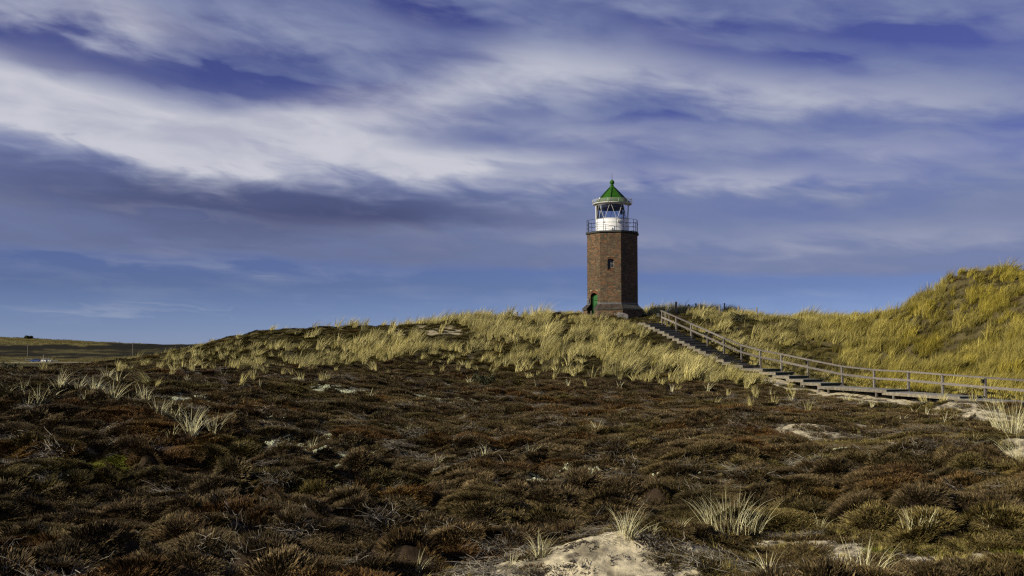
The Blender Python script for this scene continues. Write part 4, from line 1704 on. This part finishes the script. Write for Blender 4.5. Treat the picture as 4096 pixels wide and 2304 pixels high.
bp_ = at(623.5, 320, 84.4)
boulder('boulder', (bp_.x, 84.4, gz(bp_.x, 84.4) + .22), .70, .45, .42, (0, R(28), R(-12)), 'grey tilted boulder lying against the lighthouse plinth')


def stake(name, px, ytop, ybot, Y, r, label, cat='post', group=None, mat='oldwood', lean=0.0):
    a, b = at(px, ytop / 4, Y), at(px, ybot / 4, Y)
    zb = min(b.z, gz(a.x, Y)) - .25
    q = MB()
    h = a.z - zb
    q.tube([(0, 0, 0), (lean * .5, 0, h * .5), (lean, .01, h - .02), (lean, .01, h)], [r, r * .97, r * .95, r * .8], 8)
    o = q.build(name, M[mat])
    o.location = (a.x, Y, zb)
    return tag(o, label, cat, group)


stake('wooden_stake', 615.1, 1251, 1280, 84.9, .045, 'thin pale wooden stake in front of the lighthouse plinth')
stake('wooden_stake', 591.2, 1243, 1256, 85.2, .04, 'short stake in the grass beside the lighthouse doorway')

# ================================================================== stairway with railing
stair = empty('wooden_stairway', PW[-1] - Vector((0, 0, .4)), 'weathered wooden stairway with handrail climbing the dune to the lighthouse', 'stairway')
SO = Vector(stair.location)
# right-hand end of every tread (4096 px photograph)
TREADS = [(2646, 1291.5), (2678, 1300), (2684, 1308), (2703, 1317), (2722.6, 1325.5), (2741.6, 1334.8), (2763.3, 1344.4), (2782, 1354), (2804, 1364.3), (2826, 1374.5),
          (2848, 1385), (2869.5, 1395.3), (2892, 1405.3), (2915, 1416), (2939.4, 1426.4), (2964.3, 1438), (2989, 1448.8), (3038.8, 1460.5), (3123, 1475), (3177, 1488.5),
          (3233.5, 1503), (3294, 1517), (3367, 1531.5), (3633, 1557.6), (3939, 1585), (4180, 1606), (4560, 1648)]
pxs = [a for a, b, d in POSTS]
pds = [d for a, b, d in POSTS]
TW_ = []
for i, (a, b) in enumerate(TREADS):
    D = float(np.interp(a, pxs, pds))
    TW_.append(at(a / 4, b / 4, D))
# even out the top flight
TW_[1] = TW_[0].lerp(TW_[3], .34)
TW_[2] = TW_[0].lerp(TW_[3], .67)
zs_ = np.array([p.z for p in TW_])
for i in range(1, len(TW_)):
    TW_[i].z = min(TW_[i].z, TW_[i - 1].z - .10)
start = TW_[0] + (TW_[0] - TW_[3]).normalized() * 1.2
start.z = TW_[0].z
WID = 1.50
plank_me = {}
rs = random.Random(3)


def local(o):
    o.parent = stair
    o.location = Vector(o.location) - SO
    return o


def sub(q, name, mat, parent=None):
    q.v = [tuple(Vector(v) - SO) for v in q.v]
    return q.build(name, mat, parent or stair)


for i, p1 in enumerate(TW_):
    p0 = TW_[i - 1] if i else start
    d = Vector((p1.x - p0.x, p1.y - p0.y, 0))
    run = d.length
    d.normalize()
    side_ = Vector((d.y, -d.x, 0))                 # towards the left of the picture / the camera
    if side_.x > 0:
        side_ = -side_
    back = .30 if i else 0
    L = run + back
    a = Vector((p0.x, p0.y, p1.z)) - d * back
    # frame: beams and joists under the planks
    fr2 = MB()
    fr2.box(a + d * L / 2 + side_ * .05 + Vector((0, 0, -.105)), d * L / 2, side_ * .025, Vector((0, 0, .065)))
    nj = max(2, int(L / .6))
    for j in range(nj + 1):
        fr2.box(a + d * (L * j / nj * .96 + .02) + side_ * WID / 2 + Vector((0, 0, -.105)), d * .02, side_ * (WID / 2 - .08), Vector((0, 0, .06)))
    if i >= 18:
        for j in range(2):
            for sd2 in (.06, WID - .06):
                top = a + d * (L * (.15 + .7 * j)) + side_ * sd2 + Vector((0, 0, -.17))
                g0 = gz(top.x, top.y) - .2
                if g0 < top.z:
                    fr2.box(Vector((top.x, top.y, (top.z + g0) / 2)), d * .05, side_ * .05, Vector((0, 0, (top.z - g0) / 2)))
    step = sub(fr2, 'step', M['greywood'])
    sb = MB()
    sb.box(a + d * L / 2 + side_ * (WID - .01) + Vector((0, 0, -.095)), d * (L / 2 - .01), side_ * .022, Vector((0, 0, .085)))
    sub(sb, 'side_board', M['sidewood'], step)
    rs_ = MB()
    rs_.box(a + d * (L - .035) + side_ * WID / 2 + Vector((0, 0, -.10)), d * .012, side_ * (WID / 2 - .05), Vector((0, 0, .055)))
    sub(rs_, 'riser', M['nosing'], step)
    ns = MB()
    ns.box(a + d * (L + .012) + side_ * WID / 2 + Vector((0, 0, -.018)), d * .010, side_ * (WID / 2 + .02), Vector((0, 0, .024)))
    sub(ns, 'nosing', M['nosing'], step)
    # planks across the walkway
    pitch = .135
    npk = max(2, int(round(L / pitch)))
    pw = L / npk
    key = round(pw, 3)
    if key not in plank_me:
        q = MB()
        q.box((0, 0, 0), ((pw - .012) / 2, 0, 0), (0, WID / 2 + .02, 0), (0, 0, .0135))
        me = bpy.data.meshes.new('plank')
        me.from_pydata(q.v, [], q.f)
        me.materials.append(M['plank'])
        me.update()
        plank_me[key] = me
    for j in range(npk):
        o = bpy.data.objects.new('plank', plank_me[key])
        C.objects.link(o)
        o.parent = step
        o.location = a + d * (j + .5) * pw + side_ * WID / 2 + Vector((0, 0, -.0135 + rs.uniform(-.003, .003))) - SO
        o.rotation_euler = (0, 0, math.atan2(d.y, d.x) + rs.uniform(-.006, .006))

RAILH = 1.04
for i, p in enumerate(PW):
    t0 = (PW[min(i + 1, len(PW) - 1)] - PW[max(i - 1, 0)])
    t0.z = 0
    t0.normalize()
    sd2 = Vector((t0.y, -t0.x, 0))
    q = MB()
    bot = min(gz(p.x, p.y) - .3, p.z - .4)
    q.box(Vector((p.x, p.y, (p.z + RAILH - .05 + bot) / 2)) - sd2 * .06, t0 * .055, sd2 * .055, Vector((rs.uniform(-.012, .012), rs.uniform(-.012, .012), (p.z + RAILH - .05 - bot) / 2)))
    po = sub(q, 'post', M['greywood'])
    if i in (3, 8, 13):
        q = MB()
        lp = Vector((p.x, p.y, p.z + RAILH - .20)) + sd2 * .05 - t0 * .02
        q.box(lp, t0 * .055, sd2 * .055, Vector((0, 0, .085)))
        q.box(lp + Vector((0, 0, .10)), t0 * .075, sd2 * .085, Vector((0, 0, .012)))
        sub(q, 'step_light', M['black'], po)
for i in range(len(PW) - 1):
    a, b = PW[i], PW[i + 1]
    t0 = (b - a).normalized()
    sd2 = Vector((t0.y, -t0.x, 0)).normalized()
    ea = a - t0 * (.12 if i == 0 else 0)
    q = MB()
    q.beam(ea + Vector((0, 0, RAILH)) - sd2 * .05, b + Vector((0, 0, RAILH)) - sd2 * .05 , .15, .085 + .004 * (i % 2))
    sub(q, 'handrail', M['greywood'])
    q = MB()
    q.beam(ea + Vector((0, 0, .56)) + sd2 * .022, b + Vector((0, 0, .56)) + sd2 * .022, .045 + .004 * (i % 2), .125 + .004 * (i % 2))
    sub(q, 'middle_rail', M['greywood'])
p = PW[0]
q = MB()
q.box(p + Vector((-.28, -.02, .72)), Vector((.09, 0, 0)), Vector((0, .06, 0)), Vector((0, 0, .14)))
sub(q, 'switch_box', M['flashing'])

# slanted board on a stand beside the top of the stairs
lp = at(2669 / 4, 1300 / 4, 80.6)
stand = empty('information_board', (lp.x, lp.y, 0), 'slanted dark information board on two posts at the top of the stairs', 'information board')
zt = at(2669 / 4, 1240 / 4, 80.6).z
for dxx in (-.16, .12):
    q = MB()
    q.box((dxx, dxx * .4, (zt - .2 + gz(lp.x, lp.y) - .2) / 2), (.055, 0, 0), (0, .055, 0), (0, 0, (zt - .12 - gz(lp.x, lp.y) + .2) / 2))
    q.build('leg', M['oldwood'], stand)
q = MB()
q.box((.02, -.05, zt - .06), Vector((.28, .10, .14)), Vector((-.10, .26, 0)), Vector((-.012, 0, .022)))
q.build('board', M['slab'], stand)

# ================================================================== wire fences on the crest


def fence(name, label, posts, Y, rr, wires, group=None):
    base_ = at(posts[0][0] / 4, posts[0][2] / 4, Y[0])
    f_ = empty(name, (base_.x, base_.y, base_.z), label, 'fence')
    tops = []
    for (x, yt, yb, r), D in zip(posts, Y):
        a = at(x / 4, yt / 4, D)
        zb = min(at(x / 4, yb / 4, D).z, gz(a.x, D)) - .2
        q = MB()
        ln = rs.uniform(-.03, .03)
        A = Vector((a.x, D, zb)) - base_
        B = Vector((a.x + ln, D, a.z)) - base_
        q.tube([A, A.lerp(B, .5), A.lerp(B, .97), B], [r, r * .96, r * .94, r * .75], 8)
        q.build('post', M['oldwood'], f_)
        tops.append((B, r))
    for dz in wires:
        q = MB()
        for (A, r0), (B, r1) in zip(tops[:-1], tops[1:]):
            pts = []
            for i in range(9):
                s_ = i / 8
                pp = A.lerp(B, s_) - Vector((0, .0, dz + .22 * 4 * s_ * (1 - s_) * (1 if dz < .2 else .5)))
                pts.append(pp)
            q.tube(pts, .007, 4, cap=False)
        q.build('wire', M['wire'], f_)
    return f_


def z3(x, y):
    return 2500 + x / 3.22, 1150 + y / 3.22


def zz(lst):
    out = []
    for x, y0, y1, r in lst:
        a, b = z3(x, y0)
        out.append((a, b, z3(x, y1)[1], r))
    return out


fence('wire_fence', 'thin wire fence on dark stakes along the skyline right of the lighthouse', zz([(352, 192, 255, .07), (594, 205, 262, .075), (912, 202, 270, .07), (1278, 200, 300, .065), (1696, 255, 340, .07)]),
      [96, 95, 94, 93, 91], 0, (.05,))
fence('wire_fence', 'fence of stout weathered posts in the grass behind the stair top', zz([(658, 183, 300, .095), (818, 215, 330, .08), (958, 207, 330, .09), (1215, 225, 300, .08), (1463, 235, 300, .08)]),
      [90, 90, 89.5, 90, 89.5], 0, (.06,))
fence('wire_fence', 'two short wired stakes on the skyline left of the lighthouse', [(2040, 1252, 1268, .075), (2068, 1248, 1268, .075), (2112, 1256, 1272, .075)], [90, 90, 90.5], 0, (.05,))

# ================================================================== grass tufts standing apart in the heath
near_me = []


def tuft(xd, yd, hd, n_, spread, label, base_r=None, width=None, wind=(.12, .0), droop=.45, group=None, seed=None, depth=None):
    px, py = xd * .3975, yd * .3975
    p = hit(px, min(py, 574)) if depth is None else None
    if p is None:
        q_ = at(px, py, depth)
        p = Vector((q_.x, depth, gz(q_.x, depth)))
    h = hd * .3975 * p.y / F * 1.3
    V, fs, at_ = blade_mesh(int(n_ * 1.35), h, base_r if base_r else h * .12, spread, width or max(.0055, p.y * .00032), wind, 5, seed if seed is not None else int(xd * 7 + yd), droop)
    o = link_mesh('marram_tuft', V, fs, M['marram_near'], None, False, at_)
    o.location = p - Vector((0, 0, .03))
    tag(o, label, 'grass tuft', group)
    return o


tuft(1578, 1352, 84, 60, .55, 'tall fanned tuft of pale grass on the crest of the foreground sand mound', base_r=.10)
tuft(1843, 1332, 92, 150, .38, 'broadest clump of pale grass in the foreground, right of the sand mound', base_r=.42)
tuft(1362, 1402, 66, 40, .55, 'arching pale grass tuft on the left shoulder of the sand mound', base_r=.07)
tuft(1290, 1428, 48, 12, .45, 'small thin grass tuft at the left foot of the sand mound')
tuft(1055, 1452, 60, 26, .45, 'grass tuft leaning right at the bottom edge, left of the sand mound', wind=(.35, 0))
tuft(2312, 1328, 52, 55, .35, 'low dense tuft of pale grass in the right foreground heath', base_r=.22)
tuft(2480, 1330, 52, 7, .5, 'few long single blades standing in the heath near the right edge')
tuft(1935, 1462, 82, 16, .6, 'coarse spreading blades at the bottom edge, right of the sand mound', width=.009)
tuft(2178, 1462, 88, 40, .5, 'tuft of upright blades at the bottom edge beside a dark heather cushion', base_r=.25, width=.008)
tuft(2065, 1332, 50, 16, .6, 'thin open tuft between the broadest clump and the low dense one')
tuft(1708, 1335, 44, 22, .5, 'wispy tuft between the sand mound crest and the broadest clump')
tuft(1640, 1342, 36, 18, .6, 'short wisp of grass just behind the sand mound crest')
tuft(2548, 1095, 100, 150, .35, 'large blurred yellow tuft at the right edge below the boardwalk', base_r=.5)
tuft(2570, 1160, 80, 60, .5, 'loose tuft spilling over bare sand at the right edge', base_r=.3)
tuft(2352, 1262, 44, 12, .7, 'thin spreading tuft in dark heather, right of centre foreground')
tuft(785, 1130, 34, 30, .6, 'tuft beside pale lichen in the middle of the left heath')
tuft(1500, 1086, 30, 26, .55, 'small tuft on a hummock below the grass slope, under the lighthouse')
tuft(1332, 1150, 48, 14, .4, 'upright wisp in the middle of the heath')
knoll = [(18, 995, 44, 14), (70, 1022, 50, 16), (100, 1022, 56, 26), (150, 978, 54, 42), (196, 985, 50, 26), (238, 990, 50, 34), (285, 1012, 66, 44), (298, 966, 42, 26),
         (370, 1012, 52, 30), (352, 1000, 36, 24), (402, 1048, 54, 34), (432, 1062, 62, 36), (458, 1062, 48, 30), (482, 1098, 78, 60), (540, 1092, 62, 34), (432, 1098, 40, 14),
         (270, 952, 30, 24), (60, 985, 34, 12), (128, 1000, 36, 14), (330, 1010, 30, 18), (215, 1005, 26, 20), (505, 1075, 34, 14)]
ORD = ['leftmost', 'second', 'third', 'fourth', 'fifth', 'sixth', 'seventh', 'eighth', 'ninth', 'tenth', 'eleventh', 'twelfth', 'thirteenth', 'fourteenth', 'fifteenth', 'sixteenth', 'seventeenth',
       'eighteenth', 'nineteenth', 'twentieth'] + ['twenty-' + q_ for q_ in 'first second third fourth fifth sixth seventh eighth ninth'.split()] + ['thirtieth'] + ['thirty-' + q_ for q_ in 'first second third fourth fifth sixth'.split()]
for i, (a, b, h, n_) in enumerate(sorted(knoll)):
    tuft(a, b, h, n_, .5, '%s pale grass tuft%s in the line over the left heath knoll' % (ORD[i], '' if i == 0 else ' from the left'), base_r=.12, group='tufts on the left knoll')
lone = [(1220, 1150, 34), (1285, 1168, 26), (1100, 1168, 34), (2450, 1118, 34), (1165, 1160, 22), (655, 975, 22), (1640, 945, 30), (930, 1000, 26), (890, 1125, 26), (1785, 1080, 20), (1425, 1185, 26), (2270, 1060, 26),
        (2330, 1050, 32), (2380, 1065, 34), (2300, 1040, 24), (2130, 1010, 26), (2165, 1020, 22), (2195, 1025, 26), (1470, 1195, 30), (1740, 1110, 20), (1030, 1085, 22), (600, 1130, 22), (2010, 1250, 26), (705, 1165, 24),
        (1560, 975, 28), (1350, 975, 24), (1690, 985, 26), (1780, 985, 30), (1940, 1000, 30), (1990, 1010, 28), (1430, 970, 24), (330, 930, 20), (560, 950, 22), (470, 960, 20), (1180, 965, 22)]
for i, (a, b, h) in enumerate(sorted(lone)):
    tuft(a, b, h, rs.randint(6, 16), .45, '%s%s among the thin lone grass wisps in the brown heath' % (ORD[i], '' if i == 0 else ' from the left'), group='lone grass wisps in the heath')

# ================================================================== far plain: cars, poles, fences
M['car_blue'] = flat('blue_car_paint', (.02, .05, .16), .25, var=.1, spec=.6)
M['car_white'] = flat('white_car_paint', (.75, .75, .74), .3, var=.05, spec=.6)
M['car_glass'] = flat('car_glass', (.015, .017, .02), .08, var=.2, spec=.7)
M['tyre'] = flat('tyre_rubber', (.015, .015, .015), .9)
M['rim'] = flat('alloy_rim', (.4, .4, .4), .35, metal=.8)
M['tail'] = flat('red_lamp', (.35, .02, .015), .3)


def car(px, py, Y, paint, label, rz=0.0):
    p = at(px, py, Y)
    root = empty('parked_car', (p.x, Y, gz(p.x, Y)), label, 'car', 'cars on the far car park')
    root.rotation_euler = (0, 0, rz)
    prof = [(-2.15, .45), (-2.18, .75), (-2.05, .95), (-1.35, 1.0), (1.0, 1.02), (1.95, .88), (2.15, .65), (2.12, .35), (-2.1, .32)]
    n_ = len(prof)
    vs = [(x, -.86, z) for x, z in prof] + [(x, .86, z) for x, z in prof]
    fs = [tuple(range(n_)), tuple(range(n_, 2 * n_))[::-1]] + [(i, i + n_, (i + 1) % n_ + n_, (i + 1) % n_) for i in range(n_)]
    link_mesh('body', vs, fs, paint, root)
    cab = [(-1.95, .97, .80), (-1.45, 1.42, .66), (.35, 1.46, .66), (1.15, 1.0, .80)]
    vs = [(x, -w_, z) for x, z, w_ in cab] + [(x, w_, z) for x, z, w_ in cab]
    link_mesh('window', vs, [(0, 1, 2, 3), (7, 6, 5, 4), (0, 4, 5, 1), (2, 6, 7, 3)], M['car_glass'], root)
    link_mesh('roof', [(-1.5, -.67, 1.425), (.38, -.67, 1.465), (.38, .67, 1.465), (-1.5, .67, 1.425), (-1.4, -.6, 1.49), (.3, -.6, 1.52), (.3, .6, 1.52), (-1.4, .6, 1.49)],
              [(0, 3, 2, 1), (4, 5, 6, 7), (0, 1, 5, 4), (1, 2, 6, 5), (2, 3, 7, 6), (3, 0, 4, 7)], paint, root)
    for x in (-1.3, 1.35):
        for y in (-.78, .78):
            q = MB()
            q.tube([(x, y - .11, .32), (x, y + .11, .32)], .32, 14)
            wh = q.build('wheel', M['tyre'], root)
            q = MB()
            sg = -1 if y < 0 else 1
            q.tube([(x, y + sg * .10, .32), (x, y + sg * .125, .32)], .19, 12)
            q.build('rim', M['rim'], wh)
    for y in (-.62, .62):
        q = MB()
        q.abox(2.10, 2.165, y - .16, y + .16, .62, .74)
        q.build('headlight', M['white'], root)
        q = MB()
        q.abox(-2.2, -2.14, y - .14, y + .14, .74, .88)
        q.build('tail_lamp', M['tail'], root)


car(35.2, 363.5, 458, M['car_blue'], 'dark blue car on the far car park at the left', R(178))
car(42.5, 363.8, 462, M['car_white'], 'white car directly behind the dark blue one on the far car park', R(172))
car(46.5, 363.8, 468, M['car_white'], 'second white car on the far car park, beside a wooden frame', R(186))


def pole(px, ytop, ybot, Y, label):
    a, b = at(px, ytop / 4, Y), at(px, ybot / 4, Y)
    g_ = gz(a.x, Y)
    root = empty('utility_pole', (a.x, Y, g_), label, 'pole')
    h = a.z - g_
    q = MB()
    q.tube([(0, 0, -.5), (0, 0, h * .6), (0, 0, h)], [.16, .14, .12], 8)
    q.build('shaft', M['oldwood'], root)
    q = MB()
    q.beam((-.7, 0, h - .35), (.7, 0, h - .35), .12, .12)
    q.build('crossarm', M['slab'], root)
    for x in (-.6, 0, .6):
        q = MB()
        q.tube([(x, 0, h - .3), (x, 0, h + .05)], .06, 6)
        q.build('insulator', M['slab'], root)


pole(27.8, 1377, 1406, 560, 'farther pale pole standing on the plain at the far left')
pole(43.8, 1418, 1454, 455, 'nearer pole with dark top behind the parked cars')
pole(132.8, 1376, 1397, 600, 'lone dark pole on the plain left of the dune')


def rail_frame(x0, x1, ytop, ybot, Y, n_, label, rails=(1.0,)):
    a, b = at(x0 / 4, ytop / 4, Y), at(x1 / 4, ytop / 4, Y)
    g_ = min(gz(a.x, Y), gz(b.x, Y))
    root = empty('rail_barrier', (a.x, Y, g_), label, 'barrier')
    h = a.z - g_
    for i in range(n_):
        f_ = i / (n_ - 1)
        q = MB()
        q.abox((b.x - a.x) * f_ - .12, (b.x - a.x) * f_ + .12, -.12, .12, -.3, h)
        q.build('post', M['flashing'], root)
    for r_ in rails:
        q = MB()
        q.abox(-.1, b.x - a.x + .1, -.145, -.125, h * r_ - .28, h * r_ - .02)
        q.build('rail', M['flashing'], root)


rail_frame(198, 231, 1440, 1452, 452, 3, 'pale wooden barrier right of the parked white cars')
rail_frame(136, 172, 1442, 1452, 466, 4, 'long low rail behind the dark blue car')
rail_frame(103, 127, 1433, 1446, 480, 2, 'pair of pale posts left of the dark blue car', (1.0, .5))
# rail fence along the far skyline
rail_frame(60, 238, 1366, 1372, 830, 14, 'long post and rail fence along the far left hilltop', (1.0, .55))

# distant white roof peeping over the far hill
hp = at(546 / 4, 1379 / 4, 900)
house = empty('distant_house', (hp.x, 900, hp.z - 4.5), 'tiny white house top showing over the far hill', 'house')
q = MB()
q.abox(-3.2, 3.2, -2.5, 2.5, 0, 4.8)
q.build('wall', M['white'], house)
q = MB()
q.add([(-3.5, -2.8, 4.8), (3.5, -2.8, 4.8), (3.5, 2.8, 4.8), (-3.5, 2.8, 4.8), (-3.3, 0, 5.9), (3.3, 0, 5.9)], [(0, 1, 5, 4), (2, 3, 4, 5), (0, 4, 3), (1, 2, 5), (3, 2, 1, 0)])
q.build('roof', M['slab'], house)
for x in (-1.5, 1.5):
    q = MB()
    q.abox(x - .5, x + .5, -2.56, -2.48, 3.0, 4.2)
    q.build('window', M['car_glass'], house)

# dark bushes on the plain and on the crest
M['bush'] = plant('bush_leaves', ((.018, .020, .008), (.030, .032, .012), (.05, .05, .02)), inst=False)


def bush(xd, yd, Y, rx_, rz_, label, n_=500, leaf=.06):
    p = at(xd * .3975, yd * .3975, Y)
    g_ = gz(p.x, Y)
    r = np.random.default_rng(int(xd))
    u_ = r.normal(0, 1, (n_, 3))
    u_ /= np.linalg.norm(u_, axis=1)[:, None]
    rad = r.uniform(.55, 1.0, n_) ** .5
    lump = 1 + .25 * np.sin(u_[:, 0] * 5 + 1) * np.cos(u_[:, 2] * 4)
    P = u_ * (rad * lump)[:, None] * np.array([rx_, rx_ * .8, rz_])
    P[:, 2] = np.abs(P[:, 2])
    V, fs, A = [], [], []
    for i in range(n_):
        a = r.normal(0, 1, 3)
        a /= np.linalg.norm(a)
        b = np.cross(a, u_[i] + r.normal(0, .3, 3))
        b /= np.linalg.norm(b) + 1e-6
        k = len(V)
        V += [P[i] + a * leaf, P[i] - a * leaf * .4 + b * leaf * .5, P[i] - a * leaf * .4 - b * leaf * .5]
        fs.append((k, k + 1, k + 2))
        A += [r.uniform()] * 3
    root = empty('bush', (p.x, Y, g_ - .05), label, 'bush')
    link_mesh('crown', V, fs, M['bush'], root, False, {'br': A, 'hh': [.5] * len(A)})
    q = MB()
    for i in range(5):
        a = i * 1.3
        q.tube([(0, 0, -.1), (math.cos(a) * rx_ * .3, math.sin(a) * rx_ * .3, rz_ * .4), (math.cos(a) * rx_ * .6, math.sin(a) * rx_ * .55, rz_ * .75)], [.03 * rx_, .02 * rx_, .008 * rx_], 5)
    q.build('stem', M['oldwood'], root)


bush(1858, 782, 86, .95, .85, 'dark round bush on the crest behind the stair fence', 900, .09)
bush(1995, 800, 88, 1.3, .55, 'low dark heather bush on the skyline right of the fence', 700, .08)
bush(1330, 898 - 8, 66, .75, .5, 'dark round heather bush in the grass below the lighthouse', 800, .07) if False else None
bush(1215, 915, 57, .75, .55, 'dark round heather bush at the foot of the grass slope', 900, .07)
bush(18, 906, 52, 1.0, .65, 'dark rounded bush on the left edge of the heath ridge', 900, .07)
bush(72, 853, 830, 3.6, 2.2, 'dark clump on the far left hilltop', 700, .8)
